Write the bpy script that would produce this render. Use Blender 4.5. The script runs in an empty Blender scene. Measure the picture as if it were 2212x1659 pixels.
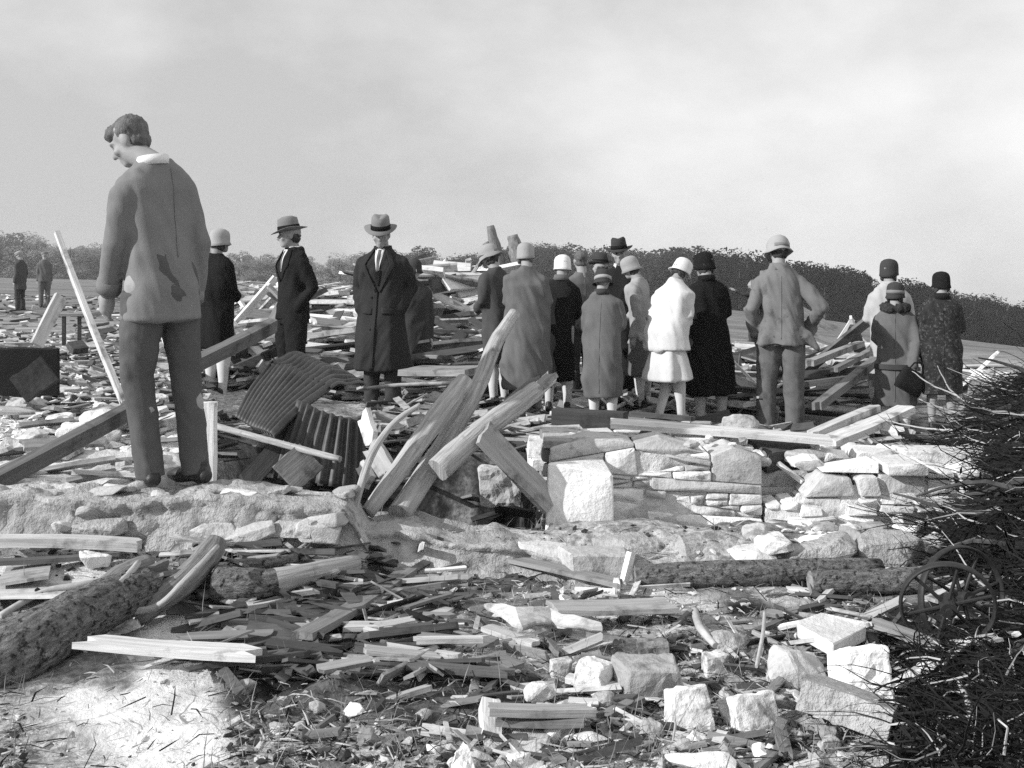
import bpy, bmesh, math, random
import numpy as np
from mathutils import Vector, Matrix, Quaternion
from mathutils.bvhtree import BVHTree

# ------------------------------------------------------------------ camera, sky, sun, exposure
SC = bpy.context.scene
COL = SC.collection
W, F, CX, HY, CH = 2212.0, 2500.0, 1106.0, 564.0, 1.43     # picture measures used to survey the site; CH = camera height
cd = bpy.data.cameras.new('camera'); cam = bpy.data.objects.new('camera', cd); COL.objects.link(cam)
cam.location = (0, 0, CH); cam.rotation_euler = (math.radians(90), 0, 0)
cd.sensor_width = 36; cd.lens = 36 * F / W; cd.shift_y = -(829.5 - HY) / W
cd.clip_start = .05; cd.clip_end = 4000
SC.camera = cam
SUN_TO = Vector((-.84, -.37, .45)).normalized()            # direction towards the sun
SUN_EL = math.asin(SUN_TO.z); SUN_AZ = math.atan2(SUN_TO.x, SUN_TO.y)
wd = bpy.data.worlds.new('World'); SC.world = wd; wd.use_nodes = True
nt = wd.node_tree; nt.nodes.clear()
def wn(t, **k):
    n = nt.nodes.new(t)
    for a, v in k.items(): setattr(n, a, v)
    return n
out = wn('ShaderNodeOutputWorld'); bg = wn('ShaderNodeBackground'); sky = wn('ShaderNodeTexSky')
sky.sky_type = 'NISHITA'; sky.sun_disc = False; sky.sun_elevation = SUN_EL; sky.sun_rotation = SUN_AZ
sky.dust_density = 2.0; sky.air_density = 1.0
bw = wn('ShaderNodeRGBToBW'); nt.links.new(sky.outputs[0], bw.inputs[0])
tc = wn('ShaderNodeTexCoord'); mp = wn('ShaderNodeMapping'); mp.inputs['Scale'].default_value = (1.5, 1.5, 2.6)
mp.inputs['Location'].default_value = (.55, .35, .2)
nz = wn('ShaderNodeTexNoise'); nz.inputs['Scale'].default_value = 2.; nz.inputs['Detail'].default_value = 9; nz.inputs['Roughness'].default_value = .55
nt.links.new(tc.outputs['Generated'], mp.inputs[0]); nt.links.new(mp.outputs[0], nz.inputs[0])
cr = wn('ShaderNodeValToRGB'); cr.color_ramp.elements[0].position = .40; cr.color_ramp.elements[1].position = .78
sep = wn('ShaderNodeSeparateXYZ'); nt.links.new(tc.outputs['Generated'], sep.inputs[0])       # the cloud bank thickens to the right
mad = wn('ShaderNodeMath', operation='MULTIPLY_ADD'); nt.links.new(sep.outputs[0], mad.inputs[0]); mad.inputs[1].default_value = .4; nt.links.new(nz.outputs[0], mad.inputs[2])
nt.links.new(mad.outputs[0], cr.inputs[0])
mixb = wn('ShaderNodeMix', data_type='FLOAT')                # a pale veil over the whole sky
mixb.inputs[0].default_value = .86; mixb.inputs[3].default_value = 7.1
nt.links.new(bw.outputs[0], mixb.inputs[2])
mixc = wn('ShaderNodeMix', data_type='FLOAT'); mixc.inputs[3].default_value = 10.8
nt.links.new(cr.outputs[0], mixc.inputs[0]); nt.links.new(mixb.outputs[0], mixc.inputs[2])
nt.links.new(mixc.outputs[0], bg.inputs[0]); bg.inputs[1].default_value = .075
nt.links.new(bg.outputs[0], out.inputs[0])
sd = bpy.data.lights.new('sun', 'SUN'); sd.energy = 4.4; sd.angle = math.radians(.6); sd.color = (1, 1, 1)
sun = bpy.data.objects.new('sun', sd); COL.objects.link(sun)
sun.rotation_euler = SUN_TO.to_track_quat('Z', 'Y').to_euler()
sun.location = (-30, -12, 25)
SC.view_settings.view_transform = 'Standard'; SC.view_settings.look = 'None'
SC.view_settings.exposure = .28; SC.view_settings.gamma = 1; SC.view_settings.use_curve_mapping = False
SC.render.engine = 'CYCLES'
SC.cycles.max_bounces = 5; SC.cycles.diffuse_bounces = 3; SC.cycles.glossy_bounces = 1; SC.cycles.transmission_bounces = 1
SC.cycles.use_denoising = False

# ------------------------------------------------------------------ helpers
R = random.Random(1925)
def pt(x, y, Y): return Vector(((x - CX) / F * Y, Y, CH + (HY - y) / F * Y))
def gp(x, y, z=0.0):
    Y = (CH - z) * F / (y - HY); return Vector(((x - CX) / F * Y, Y, z))
def sstep(x, a, b):
    t = np.clip((np.asarray(x, float) - a) / (b - a), 0, 1); return t * t * (3 - 2 * t)
_perm = np.random.RandomState(7).rand(256, 256)
def vnoise(x, y):
    xi = np.floor(x).astype(int); yi = np.floor(y).astype(int); fx = x - xi; fy = y - yi
    fx = fx * fx * (3 - 2 * fx); fy = fy * fy * (3 - 2 * fy)
    g = lambda a, b: _perm[a & 255, b & 255]
    return (g(xi, yi) * (1 - fx) + g(xi + 1, yi) * fx) * (1 - fy) + (g(xi, yi + 1) * (1 - fx) + g(xi + 1, yi + 1) * fx) * fy - .5
_p3 = np.random.RandomState(11).rand(32, 32, 32)
def vn3(x, y, z):
    X = [np.floor(q).astype(int) for q in (x, y, z)]; f = [q - i for q, i in zip((x, y, z), X)]; f = [t * t * (3 - 2 * t) for t in f]; r = 0
    for a in (0, 1):
        for b in (0, 1):
            for c in (0, 1): r = r + _p3[(X[0] + a) & 31, (X[1] + b) & 31, (X[2] + c) & 31] * (f[0] if a else 1 - f[0]) * (f[1] if b else 1 - f[1]) * (f[2] if c else 1 - f[2])
    return r - .5
def fbm(x, y, s, o=3):
    r = 0; a = 1.
    for i in range(o): r = r + a * vnoise(x * s + 17.3 * i, y * s + 9.1 * i); s *= 2.1; a *= .5
    return r

MATS = {}
def mat(name, v, rough=.85, var=.25, scale=6., bump=.3, bscale=40., coord='Object', stretch=None, spec=.2, rnd=.0, dark=None, bdist=.02, detail=6):
    """grey procedural surface: noise-mottled tone with grain and relief"""
    if name in MATS: return MATS[name]
    m = bpy.data.materials.new(name); m.use_nodes = True; t = m.node_tree; b = t.nodes['Principled BSDF']; L = t.links.new
    b.inputs['Roughness'].default_value = rough; b.inputs['Specular IOR Level'].default_value = spec
    c = t.nodes.new('ShaderNodeTexCoord'); mpn = t.nodes.new('ShaderNodeMapping')
    if stretch: mpn.inputs['Scale'].default_value = stretch
    L(c.outputs[coord], mpn.inputs[0])
    n1 = t.nodes.new('ShaderNodeTexNoise'); n1.inputs['Scale'].default_value = scale; n1.inputs['Detail'].default_value = detail; n1.inputs['Roughness'].default_value = .62
    L(mpn.outputs[0], n1.inputs[0])
    n2 = t.nodes.new('ShaderNodeTexNoise'); n2.inputs['Scale'].default_value = bscale; n2.inputs['Detail'].default_value = 5; n2.inputs['Roughness'].default_value = .65
    L(mpn.outputs[0], n2.inputs[0])
    mr = t.nodes.new('ShaderNodeMapRange'); mr.inputs[1].default_value = .3; mr.inputs[2].default_value = .7
    mr.inputs[3].default_value = v * (1 - var); mr.inputs[4].default_value = v * (1 + var); L(n1.outputs[0], mr.inputs[0])
    mr2 = t.nodes.new('ShaderNodeMapRange'); mr2.inputs[1].default_value = .3; mr2.inputs[2].default_value = .7
    mr2.inputs[3].default_value = 1 - var * .6; mr2.inputs[4].default_value = 1 + var * .5; L(n2.outputs[0], mr2.inputs[0])
    mu = t.nodes.new('ShaderNodeMath'); mu.operation = 'MULTIPLY'; L(mr.outputs[0], mu.inputs[0]); L(mr2.outputs[0], mu.inputs[1])
    o = mu.outputs[0]
    if rnd:
        of = t.nodes.new('ShaderNodeObjectInfo'); mo = t.nodes.new('ShaderNodeVectorMath'); mo.operation = 'SCALE'; mo.inputs[0].default_value = (37, 23, 11); L(of.outputs['Random'], mo.inputs['Scale']); L(mo.outputs[0], mpn.inputs['Location'])
        oi = t.nodes.new('ShaderNodeObjectInfo'); m3 = t.nodes.new('ShaderNodeMapRange')
        m3.inputs[3].default_value = 1 - rnd; m3.inputs[4].default_value = 1 + rnd; L(oi.outputs['Random'], m3.inputs[0])
        m4 = t.nodes.new('ShaderNodeMath'); m4.operation = 'MULTIPLY'; L(o, m4.inputs[0]); L(m3.outputs[0], m4.inputs[1]); o = m4.outputs[0]
    if dark:                                               # blotches of dirt / stain, (tone, scale, lo, hi)
        n3 = t.nodes.new('ShaderNodeTexNoise'); n3.inputs['Scale'].default_value = dark[1]; n3.inputs['Detail'].default_value = 8; n3.inputs['Roughness'].default_value = .68
        L(mpn.outputs[0] if (rnd and not stretch) else c.outputs[coord], n3.inputs[0])
        m5 = t.nodes.new('ShaderNodeMapRange'); m5.inputs[1].default_value = dark[2]; m5.inputs[2].default_value = dark[3]; m5.interpolation_type = 'SMOOTHSTEP'
        L(n3.outputs[0], m5.inputs[0])
        mx = t.nodes.new('ShaderNodeMix'); mx.data_type = 'FLOAT'; L(m5.outputs[0], mx.inputs[0]); L(o, mx.inputs[2]); mx.inputs[3].default_value = dark[0]; o = mx.outputs[0]
    cb = t.nodes.new('ShaderNodeCombineColor'); [L(o, cb.inputs[i]) for i in range(3)]
    L(cb.outputs[0], b.inputs['Base Color'])
    if bump:
        bp = t.nodes.new('ShaderNodeBump'); bp.inputs['Strength'].default_value = bump; bp.inputs['Distance'].default_value = bdist
        L(n2.outputs[0], bp.inputs['Height']); L(bp.outputs[0], b.inputs['Normal'])
    MATS[name] = m; return m

wood = lambda n, v, **k: mat(n, v, **{**dict(var=.24, scale=3., bscale=9., stretch=(.7, 14, 14), bump=.6, bdist=.006, rnd=.3, dark=(v * .35, 4., .5, .68)), **k})
stonem = lambda n, v, **k: mat(n, v, **{**dict(var=.24, scale=3., bscale=26., bump=.6, bdist=.02, rnd=.22, dark=(v * .4, 6., .52, .66)), **k})
cloth = lambda n, v, **k: mat(n, v, **{**dict(var=.16, scale=3., bscale=210., bump=.5, bdist=.004, rough=.95, spec=.06), **k})
M_PALE = wood('pale_wood', .5); M_GREY = wood('grey_weathered_wood', .27); M_MID = wood('brown_grey_wood', .17); M_DARK = wood('dark_wood', .07); M_WHITE = wood('white_painted_wood', .74, dark=(.36, 7., .56, .7))
M_BARK = mat('bark', .22, var=.6, scale=10, bscale=14, stretch=(5, 1.6, 1), bump=1., bdist=.05, coord='UV', dark=(.03, 30., .5, .62))
M_PEEL = mat('peeled_log', .38, var=.4, scale=3, bscale=5, stretch=(16, 1.2, 1), bump=.7, bdist=.012, coord='UV', dark=(.13, 7., .55, .7))
M_LIMB = mat('grey_limb', .2, var=.4, scale=3, bscale=6, stretch=(12, 1.4, 1), bump=.8, bdist=.015, coord='UV', dark=(.06, 9., .55, .68)); M_STONE = stonem('pale_limestone', .6); M_STONEG = stonem('grey_stone', .4); M_STONEW = stonem('white_limestone', .74, dark=(.6, 6., .6, .75)); M_STONED = stonem('dark_stone', .2)
M_MORTAR = mat('mortar', .2, var=.3, scale=9, bscale=40, bump=.9, bdist=.03)
M_TWIG = mat('twig_bark', .02, var=.5, scale=3., bump=0, rnd=.2, spec=.02); M_TWIGP = mat('bare_twig', .4, var=.3, scale=3., bump=0)

def link(o, parent=None):
    COL.objects.link(o)
    if parent is not None: o.parent = parent
    return o
def setp(o, label=None, cat=None, group=None, kind=None):
    for k, v in (('label', label), ('category', cat), ('group', group), ('kind', kind)):
        if v: o[k] = v
    return o
def mesh_obj(name, verts, faces, m, parent=None, smooth=False):
    me = bpy.data.meshes.new(name); me.from_pydata([tuple(v) for v in verts], [], faces); me.validate(); me.update()
    if m is not None: me.materials.append(m)
    if smooth: me.shade_smooth()
    return link(bpy.data.objects.new(name, me), parent)
def empty(name, loc, rz=0., label=None, cat=None, group=None):
    o = bpy.data.objects.new(name, None); o.location = loc; o.rotation_euler = (0, 0, rz); o.empty_display_size = .1
    link(o); setp(o, label, cat, group); return o

class G:
    """collects closed solids"""
    def __init__(s): s.v = []; s.f = []
    def add(s, v, f):
        b = len(s.v); s.v += [Vector(p) for p in v]; s.f += [tuple(i + b for i in q) for q in f]; return s
    def rings(s, rings, cap=True):
        n = len(rings[0]); v = [p for r in rings for p in r]; f = []
        for i in range(len(rings) - 1):
            for j in range(n):
                k = (j + 1) % n; f.append((i * n + j, i * n + k, (i + 1) * n + k, (i + 1) * n + j))
        if cap:
            f.append(tuple(range(n - 1, -1, -1))); f.append(tuple(range((len(rings) - 1) * n, len(rings) * n)))
        return s.add(v, f)
    def tube(s, pts, rads, n=12, round_ends=True, flat=1., up=None, jit=0., rng=None):
        pts = [Vector(p) for p in pts]; rads = list(rads) if hasattr(rads, '__len__') else [rads] * len(pts)
        if round_ends:
            d0 = (pts[0] - pts[1]).normalized(); d1 = (pts[-1] - pts[-2]).normalized(); r0, r1 = rads[0], rads[-1]
            pts = [pts[0] + d0 * r0 * .85, pts[0] + d0 * r0 * .5] + pts + [pts[-1] + d1 * r1 * .5, pts[-1] + d1 * r1 * .85]
            rads = [r0 * .45, r0 * .85] + rads + [r1 * .85, r1 * .45]
        d = (pts[1] - pts[0]).normalized()
        u = (up or (Vector((0, 0, 1)) if abs(d.z) < .9 else Vector((1, 0, 0))))
        a = (u - d * u.dot(d)).normalized(); rs = []
        for i, p in enumerate(pts):
            if i == 0: t = pts[1] - p
            elif i == len(pts) - 1: t = p - pts[-2]
            else: t = pts[i + 1] - pts[i - 1]
            t = t.normalized() if t.length else d
            a = (a - t * a.dot(t)); a = a.normalized() if a.length else Vector((1, 0, 0)); b = t.cross(a)
            rs.append([p + (a * math.cos(2 * math.pi * j / n) * flat + b * math.sin(2 * math.pi * j / n)) * rads[i] * (1 + (rng.uniform(-jit, jit) if jit else 0)) for j in range(n)])
        return s.rings(rs)
    def ell(s, c, r, rot=None, n=14, m=9):
        c = Vector(c); rs = []
        for i in range(1, m):
            th = math.pi * i / m; ring = []
            for j in range(n):
                ph = 2 * math.pi * j / n
                p = Vector((r[0] * math.sin(th) * math.cos(ph), r[1] * math.sin(th) * math.sin(ph), -r[2] * math.cos(th)))
                if rot is not None: p = rot @ p
                ring.append(c + p)
            rs.append(ring)
        return s.rings(rs)
    def box(s, a, b):
        x0, y0, z0 = a; x1, y1, z1 = b
        return s.add([(x0, y0, z0), (x1, y0, z0), (x1, y1, z0), (x0, y1, z0), (x0, y0, z1), (x1, y0, z1), (x1, y1, z1), (x0, y1, z1)],
                     [(3, 2, 1, 0), (4, 5, 6, 7), (0, 1, 5, 4), (1, 2, 6, 5), (2, 3, 7, 6), (3, 0, 4, 7)])
    def loft(s, rings, n=30, fold=(0, 0, 0), sq=2.4, xf=None):
        """rings of (cx, cy, cz, half width, half depth[, fold gain])"""
        rs = []
        for q in rings:
            cx, cy, cz, hw, hd = q[:5]; fg = q[5] if len(q) > 5 else 1.; ring = []
            for j in range(n):
                a = 2 * math.pi * j / n; c, si = math.cos(a), math.sin(a)
                k = (abs(c) ** sq + abs(si) ** sq) ** (-1 / sq)
                k *= 1 + fg * fold[0] * (math.sin(fold[1] * a + fold[2]) + .5 * math.sin(fold[1] * 1.7 * a + 2 * fold[2] + cz * 3))
                p = Vector((cx + hw * k * c, cy + hd * k * si, cz)); ring.append(xf(p) if xf else p)
            rs.append(ring)
        return s.rings(rs)
    def lathe(s, prof, n=28, sx=1., sy=1., fn=None):
        rs = []
        for r, z in prof:
            ring = []
            for j in range(n):
                a = 2 * math.pi * j / n; p = Vector((r * sx * math.cos(a), r * sy * math.sin(a), z)); ring.append(fn(p, a) if fn else p)
            rs.append(ring)
        return s.rings(rs)
    def xform(s, M):
        s.v = [M @ p for p in s.v]; return s
    def obj(s, name, m, parent=None, smooth=False): return mesh_obj(name, s.v, s.f, m, parent, smooth)

_tex = {}
def cloud_tex(size):
    if size not in _tex:
        t = bpy.data.textures.new('clouds', 'CLOUDS'); t.noise_scale = size; t.noise_depth = 2; _tex[size] = t
    return _tex[size]
def remesh(name, g, voxel, m, parent=None, smooth=3, disp=(), decim=None, solid=True):
    """one continuous skin round overlapping solids"""
    me = bpy.data.meshes.new(name + '_tmp'); me.from_pydata([tuple(v) for v in g.v], [], g.f); me.update()
    o = bpy.data.objects.new(name + '_tmp', me); COL.objects.link(o)
    md = o.modifiers.new('r', 'REMESH'); md.mode = 'VOXEL'; md.voxel_size = voxel; md.use_smooth_shade = True
    if smooth:
        sm = o.modifiers.new('s', 'SMOOTH'); sm.iterations = smooth; sm.factor = .5
    if decim:
        dc = o.modifiers.new('c', 'DECIMATE'); dc.ratio = decim
    dg = bpy.context.evaluated_depsgraph_get(); me2 = bpy.data.meshes.new_from_object(o.evaluated_get(dg))
    bpy.data.objects.remove(o); bpy.data.meshes.remove(me)
    if disp and len(me2.vertices):                          # folds: noise drawn out along the hang of the cloth
        n = len(me2.vertices); co = np.empty(n * 3, np.float32); me2.vertices.foreach_get('co', co); co = co.reshape(-1, 3).astype(float)
        no = np.empty(n * 3, np.float32); me2.vertex_normals.foreach_get('vector', no); no = no.reshape(-1, 3); sx = (sum(map(ord, name)) % 97) + abs(float(co[:, 0].sum())) % 13
        d = 0
        for q in disp:
            fx, fz, st = (1 / q[0], 1 / q[0], q[1]) if len(q) == 2 else q
            d = d + st * vn3(co[:, 0] * fx + sx + co[:, 2] * fx * .35, co[:, 1] * fx + 3 * sx, co[:, 2] * fz + co[:, 0] * fz * .5)
        d = np.where(d < 0, d * .45, d); co = co + no * d[:, None]; me2.vertices.foreach_set('co', co.astype(np.float32).ravel()); me2.update()
    me2.name = name; me2.materials.clear()
    if m is not None: me2.materials.append(m)
    me2.shade_smooth()
    return link(bpy.data.objects.new(name, me2), parent)

# ------------------------------------------------------------------ building pieces
def hull_mesh(pts, name='stone', bevel=0.):
    bm = bmesh.new()
    for p in pts: bm.verts.new(p)
    r = bmesh.ops.convex_hull(bm, input=bm.verts)
    bmesh.ops.delete(bm, geom=[e for e in r['geom_interior'] if isinstance(e, bmesh.types.BMVert)], context='VERTS')
    loose = [v for v in bm.verts if not v.link_faces]
    if loose: bmesh.ops.delete(bm, geom=loose, context='VERTS')
    bmesh.ops.dissolve_limit(bm, angle_limit=.12, verts=bm.verts, edges=bm.edges)
    if bevel: bmesh.ops.bevel(bm, geom=list(bm.edges), offset=bevel, segments=1, affect='EDGES', clamp_overlap=True)
    me = bpy.data.meshes.new(name); bm.to_mesh(me); bm.free(); return me
def rock_pts(sx, sy, sz, rng, boxy=.6, n=16):
    P = []
    for _ in range(n):
        v = Vector((rng.gauss(0, 1), rng.gauss(0, 1), rng.gauss(0, 1))).normalized()
        k = max(abs(v.x), abs(v.y), abs(v.z)); v = v * (1 - boxy) + v / k * boxy * .92
        P.append((v.x * sx * rng.uniform(.86, 1.06), v.y * sy * rng.uniform(.86, 1.06), v.z * sz * rng.uniform(.86, 1.06)))
    return P
def block_pts(sx, sy, sz, rng, j=.2):
    P = []
    for x in (-1, 1):
        for y in (-1, 1):
            for z in (-1, 1):
                P.append((sx * (x + rng.uniform(-j, j)), sy * (y + rng.uniform(-j, j)), sz * (z + rng.uniform(-j, j))))
                if rng.random() < .5: P.append((sx * x * rng.uniform(.5, .9), sy * y * 1.04, sz * z * rng.uniform(.8, 1.02)))
    return P
def plank_geo(L, w, t, rng, jag=.06, nx=7, bow=.01):
    jag = max(jag, .03 * rng.random()) if L < 1 else jag
    """a sawn board along X with torn ends, slight bow and thickness"""
    ny = 4; top = []; bot = []
    e0 = [rng.uniform(0, jag) * L * (rng.random() < .8) for _ in range(ny)]; e1 = [rng.uniform(0, jag) * L * (rng.random() < .8) for _ in range(ny)]
    b1, b2, ph = rng.uniform(-bow, bow), rng.uniform(-bow, bow), rng.uniform(0, 6)
    V = []
    for side in (1, -1):
        for i in range(nx + 1):
            for j in range(ny):
                x0, x1 = -L / 2 + e0[j], L / 2 - e1[j]; u = i / nx; x = x0 + (x1 - x0) * u
                y = (j / (ny - 1) - .5) * w * (1 - .03 * math.sin(7 * u + ph) - (rng.uniform(0, .09) if j in (0, ny - 1) and side == 1 else 0))
                z = side * t / 2 + L * b1 * (4 * u * (1 - u)) + (y / w) * L * b2 * (u - .5) + rng.uniform(-1, 1) * t * .02
                V.append((x, y, z))
    n = (nx + 1) * ny; f = []
    for i in range(nx):
        for j in range(ny - 1):
            a = i * ny + j; f.append((a, a + ny, a + ny + 1, a + 1)); a += n; f.append((a, a + 1, a + ny + 1, a + ny))
        a = i * ny; f.append((a, a + n, a + n + ny, a + ny)); a = i * ny + ny - 1; f.append((a, a + ny, a + n + ny, a + n))
    for j in range(ny - 1):
        f.append((j, j + 1, j + 1 + n, j + n)); a = nx * ny + j; f.append((a, a + n, a + n + 1, a + 1))
    return V, f
def orient(p0, p1, roll=0.):
    d = (p1 - p0); L = d.length; x = d.normalized(); u = Vector((0, 0, 1)) if abs(x.z) < .97 else Vector((0, -1, 0))
    z = (u - x * u.dot(x)).normalized(); y = z.cross(x)
    M = Matrix((x, y, z)).transposed().to_4x4() @ Matrix.Rotation(roll, 4, 'X'); M.translation = (p0 + p1) / 2; return M, L
def plank(p0, p1, w, t, m, label, name='plank', cat='plank', group=None, roll=0., jag=.05, bow=.01, rng=R):
    M, L = orient(p0, p1, roll); v, f = plank_geo(L, w, t, rng, jag, bow=bow)
    o = mesh_obj(name, v, f, m); o.matrix_world = M; return setp(o, label, cat, group)
def log(pts, rads, m, label, name='log', cat='log', group=None, n=12, rng=R, jit=.05, sub=5, wob=.012):
    """a trunk through pts: bent, tapering, knobbly, with pale sawn or broken ends"""
    pts = [Vector(p) for p in pts]; P = []; Rr = []
    for i in range(len(pts) - 1):
        for k in range(sub):
            u = k / sub; a = pts[max(i - 1, 0)]; b = pts[i]; c = pts[i + 1]; d = pts[min(i + 2, len(pts) - 1)]
            q = .5 * ((2 * b) + (c - a) * u + (2 * a - 5 * b + 4 * c - d) * u * u + (3 * b - a - 3 * c + d) * u ** 3)
            P.append(q + Vector((rng.uniform(-1, 1), rng.uniform(-1, 1), rng.uniform(-1, 1))) * wob * rads[i]); Rr.append(rads[i] + (rads[i + 1] - rads[i]) * u)
    P.append(pts[-1]); Rr.append(rads[-1])
    c0 = P[len(P) // 2].copy(); g = G(); g.tube([p - c0 for p in P], Rr, n=n, round_ends=False, jit=jit, rng=rng)
    o = g.obj(name, m, smooth=False); o.location = c0; o.data.shade_smooth()
    uvl = o.data.uv_layers.new(name='UVMap'); acc = [0.]
    for i in range(1, len(P)): acc.append(acc[-1] + (P[i] - P[i - 1]).length)
    for p in o.data.polygons:
        for li in p.loop_indices:
            vi = o.data.loops[li].vertex_index; i, j = divmod(vi, n)
            if len(p.vertices) > 4: q = o.data.vertices[vi].co; uvl.data[li].uv = (q.x * 1.5, q.z * .2)
            else:
                if j == 0 and max(v % n for v in p.vertices) == n - 1: j = n
                uvl.data[li].uv = (j / n * 6.283 * sum(rads) / len(rads), acc[i])
    for p in o.data.polygons:
        if len(p.vertices) > 4: p.use_smooth = False
    return setp(o, label, cat, group)
def stone(c, sx, sy, sz, m, label, rz=0., rx=0., ry=0., boxy=.6, block=False, name='stone', cat='stone', group=None, rng=R, bevel=None):
    me = hull_mesh(block_pts(sx, sy, sz, rng) if block else rock_pts(sx, sy, sz, rng, boxy), name, bevel if bevel is not None else min(sx, sy, sz) * .12)
    if max(sx, sy, sz) > .035 and name != 'stone_block':                               # weathered: chipped faces and rounded arrises
        bm = bmesh.new(); bm.from_mesh(me); bmesh.ops.triangulate(bm, faces=bm.faces); mx_ = max(sx, sy, sz)
        for _ in range(3): bmesh.ops.subdivide_edges(bm, edges=[e for e in bm.edges if e.calc_length() > mx_ * .28], cuts=1); bmesh.ops.triangulate(bm, faces=[q for q in bm.faces if len(q.verts) > 3])
        bm.normal_update(); bmesh.ops.smooth_vert(bm, verts=bm.verts, factor=.25, use_axis_x=True, use_axis_y=True, use_axis_z=True)
        co = np.array([v.co[:] for v in bm.verts]); k = 2.2 / mx_; d = vn3(co[:, 0] * k + sx * 900, co[:, 1] * k + 5, co[:, 2] * k + 9) + .5 * vn3(co[:, 0] * k * 2.3, co[:, 1] * k * 2.3 + sy * 700, co[:, 2] * k * 2.3)
        for v, q in zip(bm.verts, d): v.co += v.normal * float(q) * min(sx, sy, sz) * .26
        bm.to_mesh(me); bm.free()
    me.materials.append(m); o = bpy.data.objects.new(name, me); o.location = c; o.rotation_euler = (rx, ry, rz); link(o)
    return setp(o, label, cat, group)

def cut_stones(poly, rng, amin, amax, slant=.14, asp=3.4):
    """break a wall face (x, z polygon) into irregular close-set stones"""
    out = []; todo = [poly]
    while todo:
        P = todo.pop(); A = abs(sum(P[i][0] * P[(i + 1) % len(P)][1] - P[(i + 1) % len(P)][0] * P[i][1] for i in range(len(P)))) / 2
        if A < amin * .5: continue
        if A < amin or (A < amax and rng.random() < .38): out.append(P); continue
        xs_ = [p[0] for p in P]; zs_ = [p[1] for p in P]; w, h = max(xs_) - min(xs_), max(zs_) - min(zs_)
        hor = (w / max(h, .01)) < asp * rng.uniform(.6, 1.4); k = rng.uniform(.34, .66); a = rng.gauss(0, slant)
        c = (min(xs_) + w * k, min(zs_) + h * k); d = (math.cos(a), math.sin(a)) if hor else (math.sin(a), math.cos(a)); n_ = (-d[1], d[0]); L, Rr = [], []
        for i in range(len(P)):
            p, q = P[i], P[(i + 1) % len(P)]; sp = (p[0] - c[0]) * n_[0] + (p[1] - c[1]) * n_[1]; sq = (q[0] - c[0]) * n_[0] + (q[1] - c[1]) * n_[1]
            (L if sp >= 0 else Rr).append(p)
            if (sp >= 0) != (sq >= 0):
                t = sp / (sp - sq); m_ = (p[0] + (q[0] - p[0]) * t, p[1] + (q[1] - p[1]) * t); L.append(m_); Rr.append(m_)
        if len(L) > 2 and len(Rr) > 2: todo += [L, Rr]
        else: out.append(P)
    return out
def laid_stones(parent, poly, org, ux, uy, depth, rng, mats, amin, amax, gap=.002, proud=.025):
    for P in cut_stones(poly, rng, amin, amax):
        cx = sum(p[0] for p in P) / len(P); cz = sum(p[1] for p in P) / len(P); pts = []; o = rng.uniform(-proud, proud)
        for (x, z) in P:
            dx, dz = x - cx, z - cz; l = math.hypot(dx, dz) or 1; k = max(.3, 1 - (gap + rng.uniform(0, .004)) / l); x, z = dx * k, dz * k
            pts.append((x, rng.uniform(-.012, .012) - o, z)); pts.append((x * .98, depth, z * .98))
        for _ in range(2): pts.append((rng.uniform(-.3, .3) * (max(p[0] for p in P) - cx), -o - rng.uniform(.008, .022), rng.uniform(-.3, .3) * (max(p[1] for p in P) - cz)))
        me = hull_mesh(pts, 'stone', .006); me.materials.append(mats[rng.randrange(len(mats))]); s = link(bpy.data.objects.new('stone', me), parent)
        s.location = (org[0] + ux * cx, org[1] + uy * cx, cz); s.rotation_euler = (0, 0, math.atan2(uy, ux))
# ------------------------------------------------------------------ ground
def pxof(X, Y): return CX + F * X / np.maximum(Y, .5)
def gz_base(X, Y):
    X = np.asarray(X, float); Y = np.asarray(Y, float); px = pxof(X, np.maximum(Y, 4))
    k = np.interp(px, [-600, 0, 1000, 1500, 1760, 2212, 2900], [.0095, .0105, .02, .034, .046, .075, .085])
    z = -k * np.maximum(0, Y - 15)
    z = z + np.clip(-.065 * X - .03, -.3, .25) * sstep(Y, 7, 9) * (1 - sstep(Y, 14, 30))
    left = 1 - sstep(X, -1.9, -1.6)
    z = z + .22 * (1 - sstep(px, 380, 470)) * sstep(Y, 5.6, 6.2) * (1 - sstep(Y, 12, 22))
    z = z + .13 * sstep(Y, 4.4, 5.2) * (1 - sstep(X, -.9, -.5)) * (1 - sstep(Y, 5.6, 6.0))
    z = z + .13 * sstep(Y, 5.3, 5.6) * sstep(X, -.8, -.5) * (1 - sstep(X, 1.3, 1.8)) * (1 - sstep(Y, 5.75, 6.2))
    pit = sstep(X, -2.0, -1.8) * (1 - sstep(X, .02, .2)) * sstep(Y, 5.65, 5.9) * (1 - sstep(Y, 8.0, 8.8))
    z = z - .8 * pit
    z = z + .22 * sstep(X, 1.3, 1.7) * (1 - sstep(X, 3.4, 4.2)) * sstep(Y, 5.9, 6.8) * (1 - sstep(Y, 8.2, 9.2))
    z = z - .07 * sstep(X, 1.18, 1.4) * (1 - sstep(X, 3, 3.4)) * sstep(Y, 3.3, 3.6) * (1 - sstep(Y, 4.15, 4.4))   # hollow under the brush
    return z
def gz_detail(X, Y):
    near = 1 - sstep(Y, 14, 24)
    return near * (.05 * fbm(X, Y, 1.3, 2) + .045 * fbm(X + 9, Y, 5., 3) * (.5 + .9 * sstep(fbm(X + 3, Y + 5, .9, 2), -.2, .3)) + .02 * fbm(X, Y + 4, 15., 2)) + (1 - near) * .6 * fbm(X, Y, .03, 3)
def gz(x, y):
    return float(gz_base(x, y) + gz_detail(np.asarray(float(x)), np.asarray(float(y))))
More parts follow.
